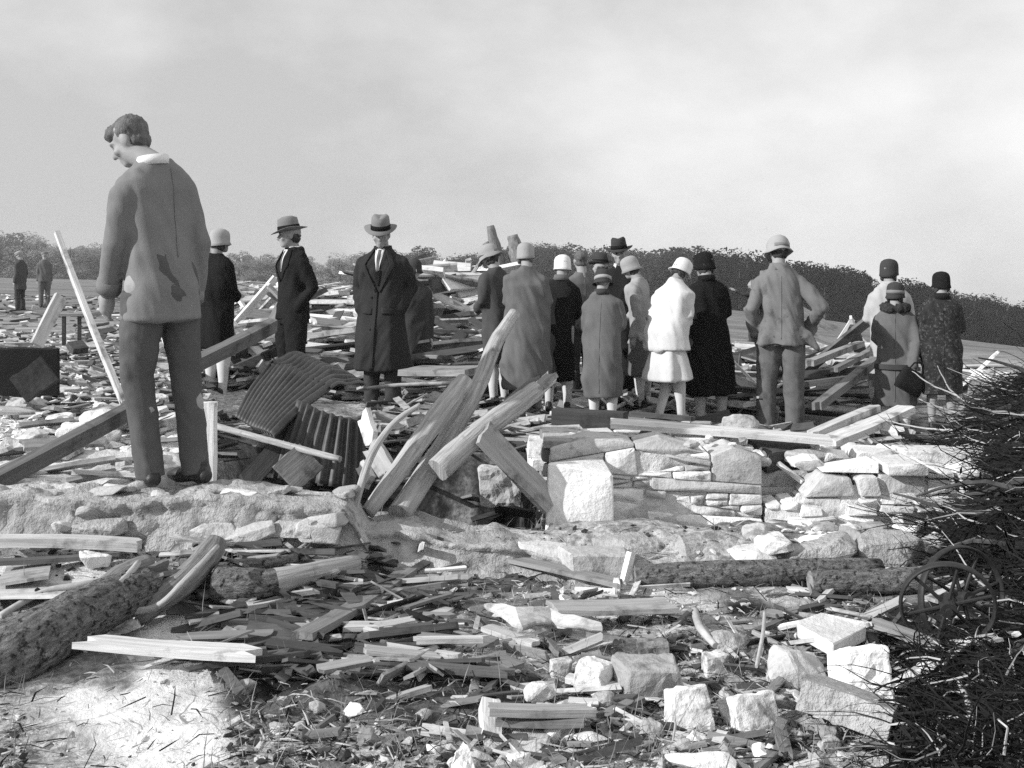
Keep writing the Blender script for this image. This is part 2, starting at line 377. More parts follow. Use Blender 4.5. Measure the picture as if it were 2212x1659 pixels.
def geo_lines(a, b, r0):
    o = []; x = a; s = r0
    while x < b: o.append(x); x += s; s *= 1.16
    return o + [b]
ys = np.array([-60, -30, -14, -6, -2, 0, 1, 1.8] + list(np.arange(2.3, 9.5, .034)) + list(np.arange(9.5, 15, .07)) + geo_lines(15.1, 620, .2))
xr = geo_lines(4.6, 600, .08)
xs = np.array([-v for v in reversed(xr)] + list(np.arange(-4.56, 4.58, .036)) + xr)
XX, YY = np.meshgrid(xs, ys); ZZ = gz_base(XX, YY) + gz_detail(XX, YY)
nx_, ny_ = len(xs), len(ys)
verts = np.stack([XX, YY, ZZ], -1).reshape(-1, 3)
ii = (np.arange(ny_ - 1)[:, None] * nx_ + np.arange(nx_ - 1)[None, :]).ravel()
faces = np.stack([ii, ii + 1, ii + nx_ + 1, ii + nx_], -1)
gme = bpy.data.meshes.new('ground'); gme.from_pydata(verts, [], faces.tolist()); gme.update(); gme.shade_smooth()
# ground material: trodden pale dirt, dark damp earth patches, painted-in shade and fogging, far grass
def ground_mat():
    m = bpy.data.materials.new('dirt'); m.use_nodes = True; t = m.node_tree; b = t.nodes['Principled BSDF']; L = t.links.new
    b.inputs['Roughness'].default_value = .95; b.inputs['Specular IOR Level'].default_value = .1
    c = t.nodes.new('ShaderNodeNewGeometry'); pos = c.outputs['Position']
    def noise(s, d, r=.6):
        n = t.nodes.new('ShaderNodeTexNoise'); n.inputs['Scale'].default_value = s; n.inputs['Detail'].default_value = d; n.inputs['Roughness'].default_value = r; L(pos, n.inputs[0]); return n.outputs[0]
    def mr(x, a, b_, c_, d):
        n = t.nodes.new('ShaderNodeMapRange'); n.interpolation_type = 'SMOOTHSTEP'
        for i, v in enumerate((a, b_, c_, d)): n.inputs[i + 1].default_value = v
        L(x, n.inputs[0]); return n.outputs[0]
    def mx(f, a, b_):
        n = t.nodes.new('ShaderNodeMix'); n.data_type = 'FLOAT'
        for i, v in ((0, f), (2, a), (3, b_)):
            if hasattr(v, 'type'): L(v, n.inputs[i])
            else: n.inputs[i].default_value = v
        return n.outputs[0]
    def mul(a, b_, op='MULTIPLY'):
        n = t.nodes.new('ShaderNodeMath'); n.operation = op
        for i, v in ((0, a), (1, b_)):
            if hasattr(v, 'type'): L(v, n.inputs[i])
            else: n.inputs[i].default_value = v
        return n.outputs[0]
    big = noise(1.1, 5); fine = noise(28, 8, .7); mid = noise(7, 7, .65)
    base = mx(mr(big, .38, .56, 0, 1), .17, .42)
    base = mul(base, mr(fine, .3, .7, .55, 1.4)); base = mul(base, mr(mid, .3, .7, .7, 1.3))
    base = mx(mr(mid, .55, .66, 0, .75), base, .06)
    at = t.nodes.new('ShaderNodeAttribute'); at.attribute_name = 'soil_and_shade'; soil_and_shade = at.outputs['Fac']     # charred, damp earth in the cellar, and shade painted in by the brush
    al = t.nodes.new('ShaderNodeAttribute'); al.attribute_name = 'lime_and_fog'                                   # crushed plaster strewn by the house, and bright fogging painted in
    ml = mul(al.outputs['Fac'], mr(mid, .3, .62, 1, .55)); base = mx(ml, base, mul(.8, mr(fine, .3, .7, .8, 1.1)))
    base = mx(soil_and_shade, base, mul(.02, mr(fine, .3, .7, .5, 1.8)))
    sx = t.nodes.new('ShaderNodeSeparateXYZ'); L(pos, sx.inputs[0])
    far = mr(sx.outputs[1], 16, 40, 0, 1)
    n4 = t.nodes.new('ShaderNodeTexNoise'); n4.inputs['Scale'].default_value = .25; n4.inputs['Detail'].default_value = 8; n4.inputs['Roughness'].default_value = .7; L(pos, n4.inputs[0])
    base = mx(far, base, mr(n4.outputs[0], .3, .7, .10, .26))
    cb = t.nodes.new('ShaderNodeCombineColor'); [L(base, cb.inputs[i]) for i in range(3)]; L(cb.outputs[0], b.inputs['Base Color'])
    bp = t.nodes.new('ShaderNodeBump'); bp.inputs['Strength'].default_value = .6; bp.inputs['Distance'].default_value = .015; L(fine, bp.inputs['Height'])
    bp2 = t.nodes.new('ShaderNodeBump'); bp2.inputs['Strength'].default_value = .5; bp2.inputs['Distance'].default_value = .03; L(mid, bp2.inputs['Height']); L(bp.outputs[0], bp2.inputs['Normal'])
    L(bp2.outputs[0], b.inputs['Normal']); return m
soil_and_shade = (sstep(XX, -2.1, -1.8) * (1 - sstep(XX, .1, .4)) * sstep(YY, 5.62, 5.8) * (1 - sstep(YY, 8.4, 9.3)))
soil_and_shade = np.maximum(soil_and_shade, 1.4 * sstep(XX + .25 * fbm(XX, YY, 3.), 1.05, 1.3) * sstep(YY, 3.15, 3.5) * (1 - sstep(YY, 4.5, 5.2)) * (1 - sstep(XX, 4, 5)))  # shade of the lower right, painted near-black into the ground colour
soil_and_shade = np.maximum(soil_and_shade, .7 * sstep(fbm(XX, YY + 30, 1.9, 3), .15, .4) * (1 - sstep(YY, 6, 7)))
soil_and_shade = np.maximum(soil_and_shade, .9 * sstep(XX, -1.55, -1.2) * (1 - sstep(XX, -.55, -.2)) * sstep(YY + .2 * fbm(XX, YY, 4.), 3.75, 4.0) * (1 - sstep(YY, 5.0, 5.25)))
soil_and_shade = np.clip(soil_and_shade * (1. + .9 * fbm(XX, YY, 6., 3)), 0, 1)
lime_and_fog = (1 - sstep(pxof(XX, YY), 390, 435)) * (1 - sstep(XX, -1.95, -1.7)) * sstep(YY, 5.5, 5.7) * (1 - sstep(YY, 12, 18)) * sstep(pxof(XX, YY), -400, -100)  # pale rubble dust, with the fogging at the left put into its whiteness
lime_and_fog = np.maximum(lime_and_fog, .8 * sstep(XX, 1.2, 1.5) * (1 - sstep(XX, 2.3, 2.9)) * sstep(YY, 5.7, 6) * (1 - sstep(YY, 7.5, 8.5)))
lime_and_fog = np.maximum(lime_and_fog, .85 * (1 - sstep(np.hypot((XX - .25) / 1.1, (YY - 4.9) / .35), .5, 1.1)))
lime_and_fog = np.maximum(lime_and_fog, .8 * (1 - sstep(np.hypot((XX - 1.25) / .5, (YY - 4.8) / .3), .5, 1.1)))
lime_and_fog = np.maximum(lime_and_fog, .8 * (1 - sstep(np.hypot((XX + 2.0) / .5, (YY - 4.95) / .2), .5, 1.1)))
soil_and_shade = np.maximum(soil_and_shade, .75 * (1 - sstep(np.hypot((XX + .35) / .9, (YY - 3.75) / .3), .6, 1.1)) + .0)
lime_and_fog = np.maximum(lime_and_fog, .6 * (1 - sstep(np.hypot((XX - .95) / .28, (YY - 3.4) / .2), .4, 1.1)))
def in_poly(px_pts, soft):                                   # soft-edged patch on the ground, outline surveyed in the picture
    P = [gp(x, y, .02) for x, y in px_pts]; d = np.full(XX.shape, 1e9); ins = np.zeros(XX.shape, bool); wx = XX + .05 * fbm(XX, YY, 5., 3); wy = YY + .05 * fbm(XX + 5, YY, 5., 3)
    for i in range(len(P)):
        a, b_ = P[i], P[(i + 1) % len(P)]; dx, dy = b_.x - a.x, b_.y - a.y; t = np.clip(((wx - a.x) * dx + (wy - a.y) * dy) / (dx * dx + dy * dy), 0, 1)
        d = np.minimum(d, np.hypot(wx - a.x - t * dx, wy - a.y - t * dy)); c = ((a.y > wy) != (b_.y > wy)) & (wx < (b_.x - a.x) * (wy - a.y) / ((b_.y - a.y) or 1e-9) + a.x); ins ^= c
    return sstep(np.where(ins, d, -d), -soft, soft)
fog_patch = np.maximum(in_poly([(62, 1500), (150, 1468), (305, 1480), (480, 1490), (490, 1600), (470, 1760), (225, 1760), (222, 1588), (150, 1556)], .05), in_poly([(296, 1500), (476, 1500), (478, 1325), (420, 1306), (322, 1312), (300, 1360)], .06))  # bleached patches: light fogging painted into the ground as pale colour
lime_and_fog = np.clip(lime_and_fog * (.8 + .9 * fbm(XX + 7, YY, 4., 3)), 0, 1); fog_cut = fog_patch; lime_and_fog = np.maximum(lime_and_fog, fog_patch * 1.3)
at2 = gme.attributes.new('lime_and_fog', 'FLOAT', 'POINT'); at2.data.foreach_set('value', lime_and_fog.ravel().astype(np.float32))
soil_and_shade = soil_and_shade * (1 - fog_patch)
at = gme.attributes.new('soil_and_shade', 'FLOAT', 'POINT'); at.data.foreach_set('value', soil_and_shade.ravel().astype(np.float32))
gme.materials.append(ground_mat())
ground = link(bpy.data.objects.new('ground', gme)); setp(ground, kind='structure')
NGRID = (xs, ys, ZZ)

# ------------------------------------------------------------------ the far wood
M_CROWN = [mat('hazed_crown', .27, var=.4, scale=.5, bump=0, rnd=.2), mat('bare_crown_b', .075, var=.4, scale=.5, bump=0, rnd=.2), mat('bare_crown_c', .013, var=.4, scale=.5, bump=0, rnd=.2)]  # left crowns carry the distant haze in their own pale colour
for cm in M_CROWN:                                          # thin bare twigs let light through from behind
    t = cm.node_tree; pb = t.nodes['Principled BSDF']; tr = t.nodes.new('ShaderNodeBsdfTranslucent'); ms = t.nodes.new('ShaderNodeMixShader'); ms.inputs[0].default_value = .5
    t.links.new(pb.inputs['Base Color'].links[0].from_socket, tr.inputs[0]); t.links.new(pb.outputs[0], ms.inputs[1]); t.links.new(tr.outputs[0], ms.inputs[2]); t.links.new(ms.outputs[0], t.nodes['Material Output'].inputs[0])
M_TRUNK = mat('tree_bark', .07, bump=0)
def crown_mesh(seed, m, h=9.):
    rng = random.Random(seed); V = []; Fc = []
    lobes = []
    for _ in range(15):
        a = rng.uniform(0, 6.28); rr = rng.uniform(.3, 2.6); z = rng.uniform(.03, .86) * h
        lobes.append((rr * math.cos(a) * (1.15 - .5 * z / h), rr * math.sin(a) * (1.15 - .5 * z / h), z, rng.uniform(.9, 1.9)))
    for (cx, cy, cz, r) in lobes:
        for _ in range(210):
            d = Vector((rng.gauss(0, 1), rng.gauss(0, 1), rng.gauss(0, 1))).normalized() * r * rng.uniform(.35, 1.08) ** .6
            c = Vector((cx, cy, cz)) + d; s = rng.uniform(.08, .27)
            u = Vector((rng.gauss(0, 1), rng.gauss(0, 1), rng.gauss(0, 1))).normalized(); w = u.orthogonal().normalized()
            b = len(V); V += [c + u * s, c + w * s * .5, c - u * s, c - w * s * .5]; Fc.append((b, b + 1, b + 2, b + 3))
    me = bpy.data.meshes.new('crown'); me.from_pydata([tuple(v) for v in V], [], Fc); me.update(); me.materials.append(m); return me
def trunk_mesh(seed, h=9.):
    rng = random.Random(seed); g = G(); g.tube([(0, 0, -.6), (.05, 0, h * .3), (0, .1, h * .6), (.1, 0, h * .85)], [.28, .2, .12, .04], n=6, round_ends=False)
    for k in range(5):
        a = rng.uniform(0, 6.28); z = rng.uniform(.25, .6) * h; r = rng.uniform(1.2, 2.2)
        g.tube([(0, 0, z), (r * .5 * math.cos(a), r * .5 * math.sin(a), z + .9), (r * math.cos(a), r * math.sin(a), z + 2.2)], [.09, .06, .02], n=5, round_ends=False)
    me = bpy.data.meshes.new('trunk'); me.from_pydata([tuple(v) for v in g.v], [], g.f); me.update(); me.materials.append(M_TRUNK); return me
CROWNS = [[crown_mesh(40 + i + 10 * j, M_CROWN[j]) for i in range(4)] for j in range(3)]
TRUNKS = [trunk_mesh(70 + i) for i in range(3)]
def where_far(px):
    spots = [(60, 'above the two far men'), (230, 'behind the leaning pale plank'), (420, 'behind the bareheaded man'), (540, 'beside the woman in the pale cloche'), (640, 'behind the man in the dark suit'), (760, 'between the two men in fedoras'),
             (900, 'just beyond the man in the overcoat'), (1010, 'behind the wrecked roof frame'), (1100, 'behind the splintered posts'), (1200, 'over the crowd with the white cap'), (1320, 'behind the men in dark hats'), (1440, 'over the woman in white'), (1560, 'behind the black coat'),
             (1690, 'behind the man in the crumpled hat'), (1800, 'beside the man in the crumpled hat'), (1880, 'left of the woman in the pale coat'), (1990, 'between the women at the right'), (2110, 'beyond the woman in the dark cloche'), (2300, 'above the brush')]
    return min(spots, key=lambda s: abs(s[0] - px))[1]
TOPX = [-150, 0, 60, 120, 250, 400, 500, 700, 760, 900, 1000, 1100, 1190, 1260, 1400, 1500, 1640, 1760, 1850, 1900, 1990, 2100, 2212, 2400]
TOPY = [505, 500, 512, 522, 535, 545, 548, 560, 552, 542, 550, 545, 522, 545, 545, 538, 558, 573, 588, 620, 612, 640, 660, 680]
BASX = [-200, 0, 600, 1000, 1500, 1760, 2212, 2500]; BASY = [600, 600, 603, 628, 662, 690, 755, 790]
DEPX = [-200, 600, 1000, 1500, 1760, 2500]; DEPY = [330, 330, 280, 230, 200, 200]
trng = random.Random(5); nt_ = 0
for row in range(4):
    px = -90. + row * 11 if row < 3 else 1420.
    while px < 2330:
        D = float(np.interp(px, DEPX, DEPY)) + row * 9 + trng.uniform(-3, 3)
        X = (px - CX) / F * D; zb = float(gz_base(X, D)) if row == 0 else CH - (float(np.interp(px, BASX, BASY)) - HY) / F * D
        top = float(np.interp(px, TOPX, TOPY)) + trng.gauss(0, 9) + (0 if row else 12 * trng.random())
        zt = CH - (top - HY) / F * D; zb = min(zb, zt - 2.5) - .3; h = zt - zb
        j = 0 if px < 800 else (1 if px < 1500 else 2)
        wsc = h / 9 * trng.uniform(1.2, 1.9)
        o = empty('tree', (X, D, zb), trng.uniform(0, 6.28))
        size = 'tall' if h > 10.5 else ('low' if h < 7.5 else 'middling')
        setp(o, f"{size} {['hazy', 'grey', 'dark'][j]} far tree {where_far(px)}, {['front', 'second', 'third', 'rear'][row]} row", 'tree', 'trees of the far wood')
        for nm, mset in (('crown', CROWNS[j]), ('trunk', TRUNKS)):
            c = link(bpy.data.objects.new(nm, mset[trng.randrange(len(mset))]), o); c.scale = (wsc, wsc, h / 9)
        px += trng.uniform(22, 40) * (1.2 if row else 1.); nt_ += 1

# ------------------------------------------------------------------ foundation walls
def rough_wall(name, x0, x1, yf, yb, ztop, zbot, m, label, amp=.03, sc=5., seed=0, res=.02, slump=.0):
    """an earth- and mortar-faced wall: front, top and back as one crusty skin"""
    n = int((x1 - x0) / res); prof = []
    for k in range(19): prof.append((0, k / 18, 'f'))
    T = yb - yf
    for k in range(1, 9): prof.append((k / 9, 1, 't'))
    for k in range(7): prof.append((1, 1 - k / 6, 'b'))
    V = []; Fc = []
    xsr = np.linspace(x0, x1, n)
    for (u, v, s) in prof:
        X = xsr; zt = (ztop(X) if callable(ztop) else ztop) + .05 * fbm(X, X * 0 + seed, 2.2, 4); Z = zbot + (zt - zbot) * v
        Y = yf + T * u + (slump * (1 - v) ** 1.5 * -1 if s == 'f' else 0)
        d = amp * fbm(X + seed, Z * 1.3 + u * 2, sc, 4) + amp * .5 * fbm(X + seed, Z + u * 2, sc * 4, 2)
        if s == 'f': Y = Y + d - .02 * (v > .93)
        elif s == 't': Z = Z + d * .8
        else: Y = Y + d
        V.append(np.stack([X, Y + 0 * X, Z + 0 * X], -1))
    V = np.concatenate(V); m_ = len(prof)
    for i in range(m_ - 1):
        for j in range(n - 1):
            a = i * n + j; Fc.append((a, a + 1, a + n + 1, a + n))
    Fc.append(tuple(range(0, m_ * n, n))); Fc.append(tuple(range(n - 1 + (m_ - 1) * n, -1, -n)))
    o = mesh_obj(name, V, Fc, m, smooth=True); return setp(o, label, 'wall')
M_CRUST = mat('earth_crust', .42, var=.3, scale=5, bscale=30, bump=.8, bdist=.04, dark=(.1, 7., .55, .68))
rough_wall('foundation_wall', -3.4, -.66, 5.27, 5.58, lambda X: np.interp(X, [-1.2, -.76, -.66], [.35, .31, .14]), -.12, M_CRUST, 'low earth crusted foundation wall the bareheaded man in the grey suit stands on', slump=.14, seed=3, amp=.05)
rough_wall('earth_bank', -.85, 1.45, 5.38, 5.78, lambda X: np.interp(X, [-.9, -.5, .0, .3, 1.2, 1.45], [.2, .15, .08, .02, .01, -.03]), -.15, M_CRUST, 'low earth and mortar bank running right from the foundation wall below the white block', slump=.2, seed=8, amp=.075, sc=4.)

fw = [o for o in COL.objects if o.name == 'foundation_wall'][0]; frng = random.Random(8)
for i in range(46):
    xx = frng.uniform(-3.0, -.75); zz = frng.uniform(.0, .3); s_ = frng.uniform(.04, .12); up_ = i > 30
    me = hull_mesh(rock_pts(s_ * frng.uniform(1, 1.8), .05 if not up_ else s_ * .8, s_ * (.55 if not up_ else .35), frng, .7, 20), 'stone', .01); me.materials.append([M_CRUST, M_STONEG, M_STONE][frng.randrange(3)])
    s = link(bpy.data.objects.new('stone', me), fw); s.location = (xx, 5.26 - .14 * (1 - zz / .35) ** 1.5, zz) if not up_ else (xx, frng.uniform(5.33, 5.55), .35); s.rotation_euler = (frng.uniform(-.2, .2), frng.uniform(-.2, .2), frng.uniform(-.2, .2))
def stone_courses(parent, o, ux, uy, width, z0, tops, depth, rng, mats, hmin=.05, hmax=.11, wmin=.12, wmax=.42):
    """separate stones laid in rough courses along direction (ux,uy) from o"""
    z = z0; k = 0
    while z < max(tops) - .02:
        h = rng.uniform(hmin, hmax); x = -rng.uniform(0, .15)
        while x < width:
            w = min(rng.uniform(wmin, wmax), .03 + width - x) if x + wmin < width else width - x + .02
            if w < .05: break
            xc = x + w / 2; tp = np.interp(xc / width, np.linspace(0, 1, len(tops)), tops)
            if z + h * .6 < tp:
                off = rng.uniform(-.025, .03)
                me = hull_mesh(block_pts(w / 2 * .985, depth / 2, h / 2 * .98, rng, .07), 'stone', .007)
                me.materials.append(mats[rng.randrange(len(mats))])
                s = link(bpy.data.objects.new('stone', me), parent)
                s.location = (o[0] + ux * xc - uy * (depth / 2 + off), o[1] + uy * xc + ux * (depth / 2 + off), z + h / 2)
                s.rotation_euler = (rng.uniform(-.05, .05), rng.uniform(-.05, .05), math.atan2(uy, ux) + rng.uniform(-.05, .05))
            x += w + rng.uniform(.004, .014)
        z += h + rng.uniform(.003, .01); k += 1
wrng = random.Random(12)
sw = empty('stone_wall', (0, 0, 0), 0, 'pale dry laid limestone wall behind the white block, roughly coursed and level topped', 'wall')
MS = [M_STONE, M_STONE, M_STONE, M_STONEW]
laid_stones(sw, [(0, -.14), (1.14, -.14), (1.14, .38), (.98, .44), (.9, .39), (.75, .42), (.6, .48), (.52, .43), (.4, .47), (.2, .48), (.12, .4), (.0, .42)], (.2, 6.2), 1, 0, .3, wrng, MS, .005, .06)
stone_courses(sw, (.2, 6.52), 1, 0, 1.14, .25, [.47, .44, .48, .43, .42], .34, wrng, MS, .05, .09)
stone_courses(sw, (.19, 7.1), 0, -1, .85, -.35, [.42, .45, .5, .5], .22, wrng, [M_STONEG, M_STONED, M_STONE], .04, .08, .08, .25)
M_LIMEM = mat('lime_mortar', .6, var=.25, scale=7, bscale=30, bump=.7, bdist=.03, dark=(.3, 8., .55, .7))
def smear(parent, x0, x1, z0, ztop, y, m, seed, slope=0.):   # mortar squeezed over the faces of the stones
    n = int((x1 - x0) / .018); k = int((max(ztop) - z0) / .018); V = []; Fc = []
    for j in range(k + 1):
        for i in range(n + 1):
            u = i / n; x = x0 + (x1 - x0) * u; zt = float(np.interp(u, np.linspace(0, 1, len(ztop)), ztop)); z = z0 + (zt - z0) * j / k
            V.append((x, y + slope * (x - x0) + .075 * float(fbm(np.asarray(x + seed), np.asarray(z * 1.5), 3.2, 4)) + .012 + .03 * (j / k) ** 3, z))
    for j in range(k):
        for i in range(n): a = j * (n + 1) + i; Fc.append((a, a + 1, a + n + 2, a + n + 1))
    mesh_obj('mortar', V, Fc, m, parent, True)
smear(sw, .2, 1.34, -.14, [.38, .42, .4, .43, .4, .37, .36], 6.195, M_LIMEM, 2)
g = G(); g.box((.24, 6.235, -.4), (1.30, 6.85, .36)); g.obj('mortar_core', M_CRUST, sw)
rw = empty('stone_wall', (0, 0, 0), 0, 'broken limestone wall between the level wall and the brush, its top gapped and crumbling', 'wall')
laid_stones(rw, [(0, -.14), (1.5, -.14), (1.5, .14), (1.3, .22), (1.15, .35), (.95, .3), (.8, .38), (.6, .36), (.45, .28), (.3, .31), (.18, .16), (0, .14)], (1.34, 6.12), 1, -.03, .26, wrng, MS, .004, .03, .01, .05)
stone_courses(rw, (1.36, 6.5), 1, -.04, 1.6, .1, [.3, .3, .36, .35, .33], .3, wrng, MS, .05, .1)
g = G(); g.box((1.4, 6.17, -.4), (2.8, 6.7, .12)); g.obj('mortar_core', M_MORTAR, rw)
smear(rw, 1.34, 2.8, -.14, [.1, .2, .22, .3, .27, .25, .15, .1], 6.115, M_LIMEM, 5, -.03)
ft = empty('stone_footing', (0, 0, 0), 0, 'low footing of rounded earth smeared stones in front of the limestone wall', 'wall')
x = -.4
while x < 1.75:
    w = wrng.uniform(.2, .5); h = wrng.uniform(.07, .11); c = (x + w / 2, 5.5 + wrng.uniform(-.03, .05) + .05 * (x > 1.1), .0 + h * .35)
    me = hull_mesh(rock_pts(w / 2 * 1.1, .17, h, wrng, .6, 30), 'stone', .025); me.materials.append([M_CRUST, M_CRUST, M_CRUST, M_STONE][wrng.randrange(4)])
    s = link(bpy.data.objects.new('stone', me), ft); s.location = c; s.rotation_euler = (wrng.uniform(-.15, .15), wrng.uniform(-.1, .1), wrng.uniform(-.12, .12))
    x += w * .93
b = stone(pt(1250, 1082, 6.08), .16, .13, .185, M_STONEW, 'bright white squared limestone block standing at the corner of the stone wall', block=True, name='stone_block', cat='block', bevel=.008)
stone(pt(1290, 1220, 5.3), .15, .1, .075, M_STONE, 'squared pale block under the footing with a pale upright stake at its right', block=True, name='stone_block', cat='block', rz=.1)

# ------------------------------------------------------------------ the air
hz = bpy.data.materials.new('air'); hz.use_nodes = True; ht = hz.node_tree; ht.nodes.clear()
ho = ht.nodes.new('ShaderNodeOutputMaterial'); pv = ht.nodes.new('ShaderNodeVolumePrincipled'); pv.inputs['Color'].default_value = (.95, .95, .95, 1); pv.inputs['Density'].default_value = .00045; pv.inputs['Anisotropy'].default_value = .2
ht.links.new(pv.outputs[0], ho.inputs['Volume'])
zmin = float(ZZ.min()) - 1.; g = G(); g.box((-640, -70, zmin), (640, 660, 16.)); hzo = g.obj('haze', hz); hzo['kind'] = 'stuff'
SC.cycles.volume_bounces = 0
# ------------------------------------------------------------------ people
M_SKIN = mat('skin', .3, rough=.6, var=.08, scale=20, bscale=200, bump=.15, bdist=.002)
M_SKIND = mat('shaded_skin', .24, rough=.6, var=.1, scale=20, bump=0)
M_HAIR = mat('hair', .05, rough=.7, var=.4, scale=20, bscale=90, bump=.8, bdist=.01, stretch=(1, 1, .3))
M_HAIRG = mat('greyish_hair', .12, rough=.7, var=.4, scale=20, bscale=90, bump=.8, bdist=.01, stretch=(1, 1, .3))
M_SUIT = cloth('grey_suit_wool', .19); M_SUITD = cloth('grey_trouser_wool', .1)
M_BLACK = cloth('black_wool', .014); M_BLACKS = cloth('black_suiting', .018); M_OVER = cloth('dark_overcoat_wool', .033, bump=.6)
M_COATG = cloth('grey_coat', .07, bump=.6); M_COATM = cloth('mid_grey_coat', .125, bump=.6); M_COATP = cloth('pale_coat', .4); M_COATD = cloth('charcoal_coat', .05)
M_WHITECL = cloth('white_dress_cotton', .56, dark=(.6, 3., .6, .8)); M_PALECL = cloth('pale_cotton', .32); M_DENIM = cloth('faded_work_cloth', .17, dark=(.09, 6., .5, .7)); M_DENIMD = cloth('work_trousers', .13, dark=(.07, 5., .5, .7))
M_STOCK = mat('pale_stocking', .55, var=.1, bump=0); M_SHOE = mat('shoe_leather', .02, rough=.45, var=.3, spec=.4); M_SHOEG = mat('dusty_shoe', .12, rough=.8)
M_FELT = cloth('grey_felt', .2); M_FELTD = cloth('dark_felt', .05); M_FELTP = cloth('pale_felt', .32); M_BAND = cloth('hat_band', .015); M_SHIRT = cloth('white_shirt', .66, var=.05, dark=(.7, 3., .6, .8))
M_TIE = cloth('tie', .12); M_FUR = mat('fur_collar', .05, var=.6, scale=40, bscale=90, bump=1, bdist=.03)
M_PRINT = mat('printed_cotton', .022, var=.5, scale=20, bscale=60, bump=.1, dark=(.08, 34., .54, .6))
M_EYE = mat('eye', .03, rough=.3, bump=0, var=0)
ARMS = {'hang': ((.092, -.005, .768), (.108, -.022, .63), (.108, .015, .478)), 'pocket': ((.092, -.005, .768), (.138, -.05, .645), (.097, .02, .535)),
        'front': ((.09, .0, .768), (.118, .02, .64), (.045, .105, .6)), 'hipfront': ((.09, .0, .768), (.13, -.03, .64), (.07, .1, .53)),
        'raise': ((.094, .0, .775), (.16, .08, .77), (.2, .2, .83))}

